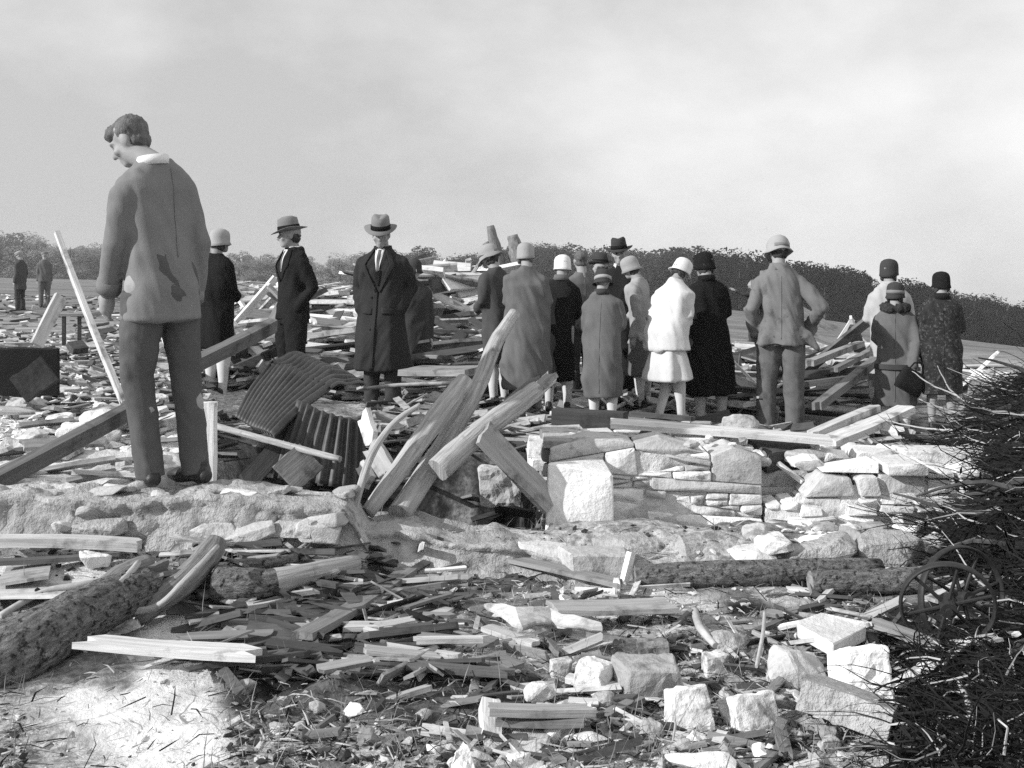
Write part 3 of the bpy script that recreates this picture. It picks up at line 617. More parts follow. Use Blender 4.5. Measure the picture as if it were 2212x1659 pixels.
def person(x, yf, Y, H, face, label, group=None, head=(0, 0), lean=0., side=0., arms=('hang', 'hang'), hands=(1, 1), legs=None, top=None, bottom=None, hat=None, hair=None,
           stockings=False, shoes=M_SHOE, hoff=(0, 0, 0), hs=1., vox=.014, face_front=False, skin=M_SKIN, collar=None, zoff=0., extra=None, shoe_heel=False):
    p0 = pt(x, yf, Y); p0.z += zoff
    root = empty('person', p0, math.radians(face), label, 'person', group)
    hip = Vector((0, 0, .515)); RM = Matrix.Rotation(math.radians(side), 4, 'Y') @ Matrix.Rotation(math.radians(-lean), 4, 'X')
    def up(p):
        p = Vector(p)
        if p.z <= .47: return p * H
        k = min(1, (p.z - .47) / .06); q = hip + RM @ (p - hip); return (p * (1 - k) + q * k) * H
    LG = {-1: ((-.052, 0, .51), (-.056, .012, .285), (-.058, -.012, .045), 0.), 1: ((.052, 0, .51), (.056, .012, .285), (.058, -.012, .045), 0.)}
    if legs: LG.update(legs)
    AR = {}
    for s, a in zip((-1, 1), arms):
        a = ARMS[a] if isinstance(a, str) else a
        AR[s] = [up((q[0] * s, q[1], q[2])) for q in a]
    hc = up((0, .012, .925)) + Vector((0, math.sin(math.radians(head[1])) * .05 * H, -abs(math.sin(math.radians(head[1]))) * .02 * H))
    hc = hc + Vector(hoff) * H
    HM = Matrix.Translation(hc) @ (RM.to_3x3().to_4x4()) @ Matrix.Rotation(math.radians(head[0]), 4, 'Z') @ Matrix.Rotation(math.radians(-head[1]), 4, 'X') @ Matrix.Scale(H * hs, 4)
    # --- body: one continuous skin
    g = G(); h = G()
    h.ell((0, -.01, .014), (.042, .052, .05)); h.ell((0, .014, -.02), (.035, .04, .046)); h.ell((0, .034, -.054), (.02, .02, .013)); h.ell((0, .045, .012), (.03, .011, .008))
    h.tube([(0, .055, .004), (0, .063, -.01), (0, .066, -.02)], [.004, .006, .0075], n=8); h.ell((0, .05, -.037), (.013, .007, .004)); h.ell((0, .049, -.044), (.012, .007, .004))
    for s in (-1, 1): h.ell((.043 * s, -.006, -.008), (.005, .014, .018)); h.ell((.024 * s, .036, -.018), (.014, .014, .012))
    h.xform(HM); g.v += []; g.add(h.v, h.f)
    g.tube([up((0, -.012, .80)), up((0, -.008, .845)), hc + Vector((0, -.012 * H, -.03 * H))], [.04 * H, .033 * H, .032 * H], n=12)
    g.loft([(0, 0, .49, .076, .05), (0, 0, .56, .074, .048), (0, 0, .64, .066, .044), (0, .004, .73, .076, .048), (0, 0, .77, .076, .042), (0, -.004, .825, .05, .036)], xf=lambda p: up(p))
    for s in (-1, 1):
        a = AR[s]; g.tube([a[0], a[1], a[2]], [.022 * H, .019 * H, .016 * H], n=10)
        k = LG[s]; lp = [Vector(q) * H for q in k[:3]]
        kn = lp[1]; cv = kn + (lp[2] - kn) * .33 + Vector((0, -.008 * H, 0))
        g.tube([lp[0] + Vector((0, 0, .02 * H)), lp[0] + (kn - lp[0]) * .5, kn, cv, kn + (lp[2] - kn) * .7, lp[2]], [.05 * H, .043 * H, .031 * H, .033 * H, .024 * H, .02 * H], n=12)
        ft = Vector((math.sin(k[3]), math.cos(k[3]), 0)); g.tube([lp[2] + ft * -.01 * H, lp[2] + ft * .04 * H - Vector((0, 0, .018 * H)), lp[2] + ft * .085 * H - Vector((0, 0, .03 * H))], [.02 * H, .02 * H, .012 * H], n=10)
        if hands[(s + 1) // 2]:
            d = (a[2] - a[1]).normalized(); fw = Vector((0, 1, 0)); fw = (fw - d * fw.dot(d)).normalized(); sd = d.cross(fw)
            pc = a[2] + d * .035 * H
            g.tube([a[2], pc, pc + d * .018 * H], [.016 * H, .021 * H, .02 * H], n=10, flat=1.)
            for q in range(4):
                o = fw * ((q - 1.5) * .0105 * H); b = pc + d * .022 * H + o; ln = (.036, .042, .04, .03)[3 - q] * H; inw = -sd * s * .4
                g.tube([b - d * .01 * H, b + d * ln * .45, b + (d * .8 + inw * .5).normalized() * ln * .8, b + (d * .7 + inw).normalized() * ln], [.0056 * H, .0054 * H, .005 * H, .004 * H], n=7)
            tb = a[2] + d * .016 * H + fw * .016 * H
            g.tube([tb, tb + (d + fw * .8).normalized() * .026 * H, tb + (d + fw * .5).normalized() * .046 * H], [.0075 * H, .0065 * H, .005 * H], n=7)
    remesh('body', g, min(vox, .011), skin, root, smooth=2)
    if face_front:
        for s in (-1, 1):
            e = G(); e.tube([(.008 * s, .0545, .0115), (.018 * s, .053, .0135), (.029 * s, .046, .011)], [.0022, .0026, .002], n=6); e.xform(HM); e.obj('eyebrow', M_HAIR, root, True)
            e = G(); e.ell((.017 * s, .0495, .0025), (.0065, .004, .004), n=8, m=6); e.xform(HM); e.obj('eye', M_EYE, root, True)
    # --- shoes
    for s in (-1, 1):
        k = LG[s]; an = Vector(k[2]) * H; ft = Vector((math.sin(k[3]), math.cos(k[3]), 0)); dz = Vector((0, 0, 1)); z0 = an.z - .045 * H
        base = Vector((an.x, an.y, z0)); g = G()
        g.tube([base + ft * -.028 * H + dz * .022 * H, base + ft * .02 * H + dz * .024 * H, base + ft * .075 * H + dz * .014 * H, base + ft * .108 * H + dz * .011 * H], [.022 * H, .023 * H, .0225 * H, .012 * H], n=10)
        if not shoe_heel: g.tube([base + dz * .02 * H - ft * .01 * H, base + dz * .055 * H - ft * .01 * H], [.023 * H, .022 * H], n=10)
        remesh('shoe', g, .009, shoes, root, smooth=1)
    if stockings:
        for s in (-1, 1):
            k = LG[s]; lp = [Vector(q) * H for q in k[:3]]; kn = lp[1]
            g = G(); g.tube([kn + (lp[0] - kn) * .4, kn, kn + (lp[2] - kn) * .33 + Vector((0, -.008 * H, 0)), kn + (lp[2] - kn) * .7, lp[2] + Vector((0, 0, -.012 * H))], [.046 * H, .036 * H, .0385 * H, .0275 * H, .0235 * H], n=14)
            g.obj('stocking', M_STOCK, root, True)
    # --- trousers
    if bottom and bottom[0] == 'trousers':
        m = bottom[1]; wd_ = bottom[2] if len(bottom) > 2 else 1.
        g = G(); g.loft([(0, -.002, .455, .088, .068), (0, -.003, .5, .095, .072), (0, 0, .56, .092, .066), (0, 0, .62, .086, .06)], xf=lambda p: up(p))
        for s in (-1, 1):
            k = LG[s]; lp = [Vector(q) * H for q in k[:3]]; kn = lp[1]; cf = lp[2] + Vector((0, .006 * H, -.022 * H))
            g.tube([lp[0], lp[0] + (kn - lp[0]) * .5, kn, kn + (cf - kn) * .5, cf + (kn - cf) * .06, cf], [.056 * H * wd_, .053 * H * wd_, .044 * H * wd_, .041 * H * wd_, .04 * H * wd_, .041 * H * wd_], n=16, round_ends=False)
        remesh('trousers', g, vox, m, root, smooth=2, disp=((10, 4, .024), (18, 15, .016), (34, 30, .009)))
    # --- coat, jacket, dress
    gar = None
    if top:
        kind, m = top[0], top[1]; o = dict(top[2]) if len(top) > 2 else {}
        hem = o.get('hem', .47); fl = o.get('flare', 1.); wst = o.get('waist', 1.); wdt = o.get('w', 1.); fold = o.get('fold', (.05, 5, 1.))
        r = []
        n = 5 if hem < .4 else 3
        for i in range(n):
            u = i / n; z = hem + (.56 - hem) * u
            r.append((0, o.get('hy', 0) * (1 - u), z, (.1 + (fl - 1) * .1 * (1 - u)) * wdt, (.075 + (fl - 1) * .085 * (1 - u)) * wdt, 1 - .7 * u))
        r += [(0, 0, .57, .1 * wdt, .073 * wdt, .3), (0, 0, .64, .097 * wst * wdt, .069 * wst * wdt, .3), (0, .003, .73, .104 * wdt, .071 * wdt, .15), (0, 0, .775, .108 * wdt, .066, .0), (0, -.003, .80, .101, .056, .0), (0, -.006, .822, .075, .047, .0), (0, -.008, .838, .05, .041, .0), (0, -.008, .852, .04, .037, .0)]
        g = G(); g.loft(r, fold=fold, xf=lambda p: up(p))
        sw_ = o.get('sleeve', 1.)
        for s in (-1, 1):
            a = AR[s]; d = (a[2] - a[1]).normalized()
            cuff = a[2] - d * .004 * H
            g.tube([up((.03 * s, -.008, .828)), a[0] * .5 + up((.05 * s, -.008, .812)) * .5, a[0]], [.022 * H, .03 * H, .034 * H], n=12)
            g.tube([a[0], a[0] + (a[1] - a[0]) * .5, a[1], a[1] + (cuff - a[1]) * .5, cuff], [.037 * H, .036 * H * sw_, .033 * H * sw_, .031 * H * sw_, .029 * H * sw_], n=14)
        if o.get('tail'):
            for q in o['tail']: g.tube([up(p) for p in q[0]], [v * H for v in q[1]], n=10, flat=q[2])
        gar = remesh(o.get('name', 'coat'), g, vox, m, root, smooth=3, disp=((9, 2.6, o.get('wr', .038) * 1.15), (17, 8, o.get('wr', .038) * .7), (34, 13, o.get('wr', .038) * .3)))
    if bottom and bottom[0] == 'skirt':
        m, hem, fl = bottom[1], bottom[2], bottom[3]; g = G()
        g.loft([(0, 0, hem, .1 * fl, .085 * fl, 1), (0, 0, (hem + .5) / 2, .1 * (fl + 1) / 2, .08 * (fl + 1) / 2, .7), (0, 0, .5, .097, .07, .2), (0, 0, .6, .085, .06, 0)], fold=bottom[4] if len(bottom) > 4 else (.06, 7, 0), xf=lambda p: Vector(p) * H)
        remesh('skirt', g, vox, m, root, smooth=2, disp=((12, 2, .035),))
    if collar:
        ck, cm = collar; g = G()
        if ck == 'fur': 
            g.tube([up((.062 * math.cos(t), -.006 + .056 * math.sin(t), .838 + .006 * math.sin(t))) for t in np.linspace(-1.2, 4.34, 14)], [.03 * H] * 14, n=10)
            remesh('fur_collar', g, .01, cm, root, smooth=1, disp=((.03, .03),))
        else:
            hh = {'coat': .03, 'shirt': .02}.get(ck, .03); rr = .043 if ck == 'coat' else .0385
            z0 = .83 if ck == 'coat' else .842
            V = []; Fc = []; T = np.linspace(-math.pi / 2 - 2.75, -math.pi / 2 + 2.75, 26)
            for i, t in enumerate(T):
                c, s_ = math.cos(t), math.sin(t)
                for (rm, zz) in ((1.25, -.006), (1.05, hh), (.97, hh), (1.1, -.006)): V.append(up((rr * rm * c, -.008 + rr * .95 * rm * s_, z0 + zz + (-.004 * s_))))
            for i in range(25):
                for j in range(4): a = i * 4 + j; b = i * 4 + (j + 1) % 4; Fc.append((a, b, b + 4, a + 4))
            mesh_obj('collar', V, Fc, cm, root, True)
    if hair:
        g = G(); g.ell((0, -.024, -.022), (.04, .03, .026))
        if hat: g.ell((0, -.014, -.008), (.0445, .043, .024), n=18, m=12)
        else: g.ell((0, -.016, .018), (.0448, .0515, .046), n=18, m=12)
        if hair[0] == 'wave': g.ell((.004, .022, .036), (.04, .036, .024))
        if hair[0] == 'bob':
            for s in (-1, 1): g.ell((.034 * s, -.006, -.038), (.012, .03, .022))
        g.xform(HM); remesh('hair', g, .008, hair[1], root, smooth=1, disp=((.03, .014), (.012, .012)))
    if top and not stockings:
        for s in (-1, 1):
            if hands[(s + 1) // 2]:
                a = AR[s]; d = (a[2] - a[1]).normalized(); g = G(); g.tube([a[2] - d * .035 * H, a[2] - d * .002 * H], [.0315 * H, .0325 * H], n=14, round_ends=False); g.obj('cuff', top[1], root, True)
    if hat:
        kind, m = hat[0], hat[1]; o = hat[2] if len(hat) > 2 else {}; g = G(); band = None
        HM2 = HM @ Matrix.Rotation(math.radians(o.get('tip', 0)), 4, 'X') @ Matrix.Rotation(math.radians(o.get('roll', 0)), 4, 'Y')
        if kind == 'fedora':
            bw_ = o.get('brim', .088); ch = o.get('crown', .1)
            def fn(p, a):
                if p.z > .06: p = Vector((p.x * (1 - .25 * max(0, math.sin(a)) * (p.z - .06) / .04), p.y, p.z - (.012 * (1 - abs(p.x) / .03) if abs(p.x) < .03 and p.z > ch - .012 else 0)))
                if Vector((p.x, p.y)).length > .062: p.z += .012 * abs(math.cos(a)) ** 2 - .012 * max(0, math.sin(a)) + .004
                return p
            g.lathe([(.02, .02), (.05, .02), (bw_, .021), (bw_ + .001, .024), (.054, .027), (.0515, .035), (.05, .065), (.047, ch - .012), (.038, ch - .002), (.02, ch), (.004, ch)], n=36, sx=.93, sy=1.1, fn=fn)
            b = G(); b.lathe([(.0528, .027), (.0548, .0275), (.0532, .05), (.051, .0505)], n=36, sx=.93, sy=1.1); band = (b, o.get('band', M_BAND))
        elif kind == 'cloche':
            fl = o.get('flare', .066); dz_ = o.get('down', 0)
            def fn(p, a):
                if p.z < -.008: p.z += -.012 * max(0, -math.sin(a)) + .006 * max(0, math.sin(a))
                return p
            g.lathe([(.03, -.01), (.048, -.016), (fl - .003, -.027), (fl, -.025), (.056, -.008), (.0555, .02), (.053, .042), (.045, .057), (.03, .067), (.012, .071), (.003, .072)], n=32, sx=.95, sy=1.08, fn=fn)
            if o.get('band'):
                b = G(); b.lathe([(.0565, -.004), (.058, -.004), (.0568, .018), (.055, .018)], n=32, sx=.95, sy=1.08); band = (b, o['band'])
        elif kind == 'bucket':
            def fn(p, a):
                r_ = Vector((p.x, p.y)).length
                if r_ > .062: p.z += -.024 * max(0, math.sin(a)) + .01 * math.sin(3 * a) * .5
                p.x += .004 * math.sin(p.z * 60 + a); return p
            b = G(); b.lathe([(.0575, .012), (.059, .012), (.0575, .03), (.056, .03)], n=34, sx=.95, sy=1.12); band = (b, o.get('band', M_FELT))
            g.lathe([(.03, .004), (.052, .002), (.077, -.01), (.078, -.007), (.057, .01), (.0565, .03), (.052, .05), (.043, .066), (.028, .075), (.01, .077), (.003, .077)], n=34, sx=.95, sy=1.12, fn=fn)
        elif kind == 'cap':
            def fn(p, a):
                if p.z > .03: p.y += .012; p.z -= .01 * math.sin(a)
                return p
            g.lathe([(.03, .012), (.05, .012), (.054, .02), (.066, .04), (.064, .05), (.05, .062), (.025, .069), (.004, .07)], n=30, sx=.95, sy=1.08, fn=fn)
            V = [(.045 * math.cos(t), .045 * math.sin(t) + .01, .016) for t in np.linspace(.3, 2.84, 9)]
            vis = []
            for t in np.linspace(.25, 2.89, 11):
                vis.append([Vector((.047 * math.cos(t), .05 * math.sin(t), .017)), Vector((.047 * math.cos(t), .05 * math.sin(t), .022)), Vector((.05 * math.cos(t), .05 * math.sin(t) + .042 * math.sin(t), .010)), Vector((.05 * math.cos(t), .05 * math.sin(t) + .042 * math.sin(t), .006))])
            gv = G(); gv.rings(vis); gv.xform(HM2); gv.obj('cap_peak', m, root)
        g.xform(HM2); ho = g.obj('hat', m, root, True)
        if band: band[0].xform(HM2); band[0].obj('hat_band', band[1], ho, True)
    if top and abs(((face + 180) % 360) - 180) < 60 and vox < .02 and x > 1250 and top[1] is not M_WHITECL: chest_panel(root, gar, 'back_seam', [(-.002, .8), (-.002, top[2].get('hem', .47) + .03 if len(top) > 2 else .5)], [(.002, .8), (.003, top[2].get('hem', .47) + .03 if len(top) > 2 else .5)], H, -.001, top[1], y_from=-1., th=.0035, ny=20, nx=1)
    return root, gar, up, HM

def chest_panel(root, gar, name, left, right, H, off, m, ny=14, nx=5, th=.004, y_from=1.):
    """thin cloth piece lying on the front of a garment between two edge lines (x, z as fractions of height); y_from<0: on the back"""
    bvh = BVHTree.FromPolygons([v.co for v in gar.data.vertices], [tuple(p.vertices) for p in gar.data.polygons])
    def edge(L, t):
        k = t * (len(L) - 1); i = min(int(k), len(L) - 2); u = k - i; return [L[i][q] * (1 - u) + L[i + 1][q] * u for q in (0, 1)]
    V = []; sgn = 1 if y_from > 0 else -1
    for lay in (off, off + th):
        for i in range(ny + 1):
            a, b = edge(left, i / ny), edge(right, i / ny); last = None
            for j in range(nx + 1):
                u = j / nx; x = (a[0] * (1 - u) + b[0] * u) * H; z = (a[1] * (1 - u) + b[1] * u) * H
                h = bvh.ray_cast(Vector((x, y_from, z)), Vector((0, -sgn, 0)))
                y = h[0].y if h[0] is not None and h[0].y * sgn > -.08 * H else (last if last is not None else 0.)
                last = y; V.append((x, y + sgn * lay, z))
    n = nx + 1; S = (ny + 1) * n; Fc = []
    for i in range(ny):
        for j in range(nx):
            a = i * n + j; Fc += [(a + S, a + 1 + S, a + n + 1 + S, a + n + S), (a, a + n, a + n + 1, a + 1)]
        a = i * n; Fc.append((a, a + S, a + n + S, a + n)); a = i * n + nx; Fc.append((a, a + n, a + n + S, a + S))
    for j in range(nx): Fc.append((j, j + 1, j + 1 + S, j + S)); a = ny * n + j; Fc.append((a, a + S, a + 1 + S, a + 1))
    return mesh_obj(name, V, Fc, m, root, True)
def button(root, gar, x, z, H, m, off=.008):
    bvh = BVHTree.FromPolygons([v.co for v in gar.data.vertices], [tuple(p.vertices) for p in gar.data.polygons]); h = bvh.ray_cast(Vector((x * H, 1, z * H)), Vector((0, -1, 0)))
    if h[0] is not None:
        g = G(); g.ell((x * H, h[0].y + off, z * H), (.011, .006, .011), n=10, m=6); g.obj('button', m, root, True)

SEAM = []
CROWD = 'people looking over the wreckage'
# bareheaded man on the foundation wall
r, j, up_, HM_ = person(352, 1050, 5.45, 1.80, 50, 'bareheaded man in a grey suit standing on the foundation wall, head bowed', CROWD, head=(28, 28), hs=.94, hoff=(-.02, .024, -.006), lean=3, side=-4, arms=(((.084, -.005, .768), (.114, .025, .64), (.1, .095, .52)), ((.084, -.005, .768), (.098, -.022, .63), (.098, .015, .478))), hands=(1, 1),
    legs={-1: ((-.056, 0, .51), (-.05, .04, .29), (-.02, .02, .045), .5), 1: ((.046, 0, .51), (.07, .0, .285), (.085, -.03, .045), -.1)},
    top=('jacket', M_SUIT, {'hem': .435, 'flare': 1.1, 'waist': .98, 'w': .95, 'sleeve': .94, 'name': 'jacket', 'fold': (.02, 4, .5), 'wr': .026}), bottom=('trousers', M_SUITD, .96), hair=('wave', M_HAIRG), vox=.010, collar=('shirt', M_SHIRT))
chest_panel(r, j, 'back_seam', [(-.001, .83), (0, .6)], [(.002, .83), (.003, .6)], 1.80, .0, M_SUIT, y_from=-1., th=.004)
# woman in a pale cloche behind him
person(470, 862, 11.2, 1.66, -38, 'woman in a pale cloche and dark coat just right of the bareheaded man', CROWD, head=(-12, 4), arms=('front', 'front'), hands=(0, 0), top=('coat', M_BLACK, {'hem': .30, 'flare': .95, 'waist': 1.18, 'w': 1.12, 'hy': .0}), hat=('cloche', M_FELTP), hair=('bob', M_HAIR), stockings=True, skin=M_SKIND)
# man in the dark suit
r, j, up_, HM_ = person(632, 884, 10.9, 1.78, 128, 'slim man in a dark suit and grey fedora looking left, hands in pockets', CROWD, head=(-28, 5), arms=('pocket', 'pocket'), hands=(0, 0),
    top=('jacket', M_BLACKS, {'hem': .475, 'flare': 1.05, 'name': 'jacket', 'w': 1.}), bottom=('trousers', M_BLACKS, 1.08), hat=('fedora', M_FELT, {'tip': -4}), hair=('short', M_HAIR), face_front=True, collar=('shirt', M_SHIRT))
chest_panel(r, j, 'shirt_front', [(-.022, .845), (-.012, .73)], [(.022, .845), (-.006, .73)], 1.78, .002, M_SHIRT)
chest_panel(r, j, 'tie', [(-.007, .84), (-.012, .735)], [(.007, .84), (-.004, .735)], 1.78, .007, M_TIE)
chest_panel(r, j, 'lapel', [(.024, .845), (.05, .76), (0, .68)], [(.05, .842), (.068, .765), (.004, .675)], 1.78, .004, M_BLACKS, th=.007)
chest_panel(r, j, 'lapel', [(-.024, .845), (-.05, .76), (-.01, .68)], [(-.05, .842), (-.068, .765), (-.006, .675)], 1.78, .004, M_BLACKS, th=.007)
# man in the overcoat
r, j, up_, HM_ = person(826, 897, 10.75, 1.83, 168, 'man in a long dark overcoat and banded fedora facing the camera, hands in pockets', CROWD, head=(12, 14), arms=('pocket', 'pocket'), hands=(0, 0),
    top=('coat', M_OVER, {'hem': .23, 'flare': 1.36, 'w': 1.12, 'name': 'overcoat', 'fold': (.05, 6, 2.), 'sleeve': 1.2}), bottom=('trousers', M_COATD, 1.), hat=('fedora', M_FELT, {'tip': -2}), hair=('short', M_HAIR), face_front=True, collar=('coat', M_OVER), shoes=M_SHOEG)
Hh_ = 1.83
chest_panel(r, j, 'shirt_front', [(-.026, .845), (-.008, .73)], [(.026, .845), (.006, .73)], Hh_, .002, M_SHIRT)
chest_panel(r, j, 'tie', [(-.008, .84), (-.006, .73)], [(.008, .84), (.006, .73)], Hh_, .008, M_TIE)
chest_panel(r, j, 'waistcoat', [(-.02, .735), (-.004, .66)], [(.02, .735), (.004, .66)], Hh_, .004, M_BLACKS)
chest_panel(r, j, 'lapel', [(.026, .85), (.066, .765), (.004, .63)], [(.05, .848), (.09, .76), (.012, .625)], Hh_, .006, M_OVER, th=.009)
chest_panel(r, j, 'lapel', [(-.026, .85), (-.062, .765), (-.004, .63)], [(-.05, .848), (-.086, .76), (-.012, .625)], Hh_, .006, M_OVER, th=.009)
chest_panel(r, j, 'coat_front_edge', [(.0, .63), (.012, .24)], [(.022, .63), (.03, .24)], Hh_, .003, M_OVER, th=.008, ny=24)
for z in (.6, .52, .44): button(r, j, .03, z, Hh_, M_BAND)
for s in (-1, 1): chest_panel(r, j, 'pocket_flap', [(.055 * s - .03, .545), (.055 * s - .028, .515)], [(.055 * s + .03, .548), (.055 * s + .03, .518)], Hh_, .004, M_OVER, th=.008, ny=4)
# woman half hidden behind him
person(893, 884, 12.4, 1.62, -160, 'woman in a charcoal coat half hidden behind the man in the overcoat', CROWD, arms=('hang', 'hang'), top=('coat', M_COATD, {'hem': .3, 'flare': 1.12, 'w': 1.05}), hat=('cloche', M_FELTD), stockings=True, skin=M_SKIN)
# the crowd from left to right
person(1076, 876, 10.8, 1.52, 55, 'woman in a brimmed pale hat and dark coat at the left end of the crowd', CROWD, head=(20, 16), lean=6, arms=('front', 'front'), hands=(1, 0), top=('coat', M_COATG, {'hem': .27, 'flare': 1.05, 'w': 1.05}), hat=('bucket', M_FELTP), stockings=True, hair=('bob', M_HAIR))
person(1140, 884, 10.3, 1.5, 12, 'broad person in a loose grey coat and pale bonnet behind the leaning log', CROWD, head=(-25, 6), lean=6, arms=('front', 'hipfront'), hands=(0, 0), top=('coat', M_COATM, {'hem': .13, 'flare': 1.12, 'w': 1.3, 'fold': (.06, 4, 1.), 'wr': .06}), hat=('cloche', M_FELTP, {'flare': .058}), hair=('bob', M_HAIRG), shoes=M_SHOEG)
person(1206, 890, 10.7, 1.47, -8, 'woman in a white cap and black coat in the middle of the crowd', CROWD, head=(25, 12), lean=4, side=3, arms=('front', 'front'), hands=(0, 0), top=('coat', M_BLACKS, {'hem': .2, 'flare': 1.0, 'w': 1.0}), hat=('cloche', M_SHIRT, {'flare': .06}), stockings=True, collar=('coat', M_COATM))
person(1256, 870, 11.4, 1.52, 20, 'boy in dark trousers and grey shirt between the white cap and dark cloche', CROWD, head=(-10, 5), arms=('front', 'hang'), hands=(0, 1), top=('shirt', M_COATM, {'hem': .48, 'flare': 1.0, 'w': .95, 'name': 'shirt'}), bottom=('trousers', M_COATD, 1.), hair=('short', M_HAIRG))
r, j, up_, HM_ = person(1303, 928, 10.3, 1.45, -22, 'woman in a dark banded cloche and grey coat at the front of the crowd', CROWD, head=(15, 15), lean=5, side=-3, arms=('front', 'front'), hands=(0, 1), top=('coat', M_COATM, {'hem': .2, 'flare': 1.08, 'w': 1.1, 'fold': (.07, 5, 2.), 'wr': .05}), hat=('cloche', M_FELTD, {'band': M_FELTP, 'flare': .072}), stockings=True, collar=('coat', M_COATD))
person(1299, 870, 13.2, 1.68, 30, 'man in a dark hat behind the woman in the grey coat', CROWD, head=(5, 0), top=('jacket', M_COATD, {'hem': .46, 'name': 'jacket'}), bottom=('trousers', M_COATD), hat=('fedora', M_FELTD, {'brim': .08}), hair=('short', M_HAIR))
person(1340, 872, 12.0, 1.69, 158, 'man in a black fedora facing forward at the back of the crowd', CROWD, head=(15, 5), top=('jacket', M_BLACKS, {'hem': .46, 'w': 1.05, 'name': 'jacket'}), bottom=('trousers', M_BLACKS), hat=('fedora', M_FELTD, {'brim': .09, 'roll': 6}), hair=('short', M_HAIR), face_front=True, collar=('shirt', M_SHIRT), skin=M_SKIN)
person(1388, 884, 11.3, 1.52, 62, 'girl in a pale hat, light jacket and grey skirt behind the woman in white', CROWD, head=(25, 16), lean=8, arms=('hang', 'front'), hands=(1, 1), top=('jacket', M_PALECL, {'hem': .45, 'flare': 1.1, 'name': 'jacket', 'wr': .06}), bottom=('skirt', M_COATM, .22, 1.2), hat=('cloche', M_FELTP), hair=('bob', M_HAIR), stockings=True)
person(1442, 912, 10.4, 1.52, -48, 'woman in a white dress and white cloche stepping over boards', CROWD, head=(-10, 22), lean=14, arms=('front', 'front'), hands=(0, 0), legs={-1: ((-.05, 0, .51), (-.04, .085, .3), (-.035, -.04, .05), 0.), 1: ((.05, 0, .51), (.05, .05, .29), (.055, .06, .045), .1)},
       top=('dress', M_WHITECL, {'hem': .43, 'flare': 1.12, 'w': 1.3, 'name': 'dress_bodice', 'wr': .05, 'fold': (.06, 5, 1.)}), bottom=('skirt', M_WHITECL, .25, 1.55, (.1, 6, 1.)), hat=('cloche', M_SHIRT, {'flare': .07}), stockings=True, hair=('bob', M_HAIR), shoe_heel=True, shoes=M_SHOE)
person(1533, 926, 10.9, 1.68, 8, 'woman in a long black coat and white stockings with her back turned', CROWD, head=(35, 8), lean=2, side=-3, arms=('front', 'front'), hands=(0, 0), top=('coat', M_BLACK, {'hem': .2, 'flare': 1.36, 'w': 1.1, 'fold': (.03, 6, .4)}), hat=('cloche', M_BAND, {'flare': .06}), hair=('bob', M_HAIR), stockings=True, shoes=M_PALECL, collar=('coat', M_BLACK), shoe_heel=True,
       legs={-1: ((-.052, 0, .51), (-.056, .0, .285), (-.058, -.012, .045), -.2), 1: ((.052, 0, .51), (.062, .0, .285), (.068, -.012, .045), .3)})
r, j, up_, HM_ = person(1688, 944, 10.6, 1.85, -14, 'man in a crumpled hat, faded work jacket and baggy trousers, back turned', CROWD, head=(18, 8), side=-2, arms=(((.092, -.005, .768), (.14, -.05, .64), (.12, .02, .5)), ((.092, -.005, .768), (.185, -.03, .635), (.14, .06, .53))), hands=(1, 0),
    legs={-1: ((-.055, 0, .51), (-.07, .0, .285), (-.078, -.012, .045), -.1), 1: ((.055, 0, .51), (.06, .0, .285), (.062, -.012, .045), .1)},
    top=('jacket', M_DENIM, {'hem': .46, 'flare': 1.28, 'w': 1.02, 'name': 'jacket', 'wr': .06, 'fold': (.09, 5, 1.5), 'tail': [([(.06, -.02, .56), (.12, -.02, .5), (.165, -.02, .45)], [.04, .05, .03], .6)]}), bottom=('trousers', M_DENIMD, 1.12), hat=('bucket', M_FELTP, {'tip': -4}), hair=('short', M_HAIR), collar=('coat', M_DENIM), shoes=M_SHOEG, vox=.012)
person(1626, 748, 21.5, 1.25, 60, 'small far boy raising one arm beyond the woman in the long black coat', CROWD, head=(0, 0), arms=('raise', 'hang'), top=('jacket', M_COATD, {'hem': .46, 'name': 'jacket'}), bottom=('trousers', M_COATD), hair=('short', M_HAIRG), vox=.02)
person(1921, 925, 11.7, 1.72, -12, 'woman in a long pale coat behind the girl with the handbag', CROWD, head=(-25, 2), arms=('front', 'front'), hands=(0, 0), top=('coat', M_COATP, {'hem': .22, 'flare': 1.1, 'w': 1.08}), hat=('cloche', M_FELTD, {'flare': .058}), hair=('bob', M_HAIR), stockings=True, collar=('coat', M_COATP))
r, j, up_, HM_ = person(1934, 958, 10.9, 1.53, -20, 'girl in a dark cloche and fur collared grey coat holding a handbag', CROWD, head=(-20, 5), arms=('front', ((.092, -.005, .768), (.13, -.05, .63), (.105, -.085, .48))), hands=(0, 1), top=('coat', M_COATM, {'hem': .235, 'flare': 1.1, 'w': 1.1, 'fold': (.05, 6, 1.)}), hat=('cloche', M_FELTD, {'flare': .062, 'band': M_FELT}), hair=('bob', M_HAIR), stockings=True, collar=('fur', M_FUR))
g = G(); g.loft([(0, 0, .462, .127, .1), (0, 0, .492, .122, .096)], xf=up_); g.obj('coat_band', M_COATD, r)
hb = empty('handbag', r.matrix_basis @ Vector((.15, -.21, .625)), math.radians(20), 'dark handbag hanging from the hand of the girl in the fur collar', 'handbag'); hb.rotation_euler = (0, math.radians(28), math.radians(10))
g = G(); g.loft([(0, 0, -.12, .13, .035), (0, 0, -.04, .135, .045), (0, 0, .06, .12, .03), (0, 0, .09, .11, .018)], n=20, sq=5); g.obj('bag_body', M_BLACKS, hb, True)
g = G(); g.tube([(-.07, 0, .08), (-.05, 0, .15), (0, 0, .18), (.05, 0, .15), (.07, 0, .08)], [.008] * 5, n=8); g.obj('handle', M_BAND, hb, True)
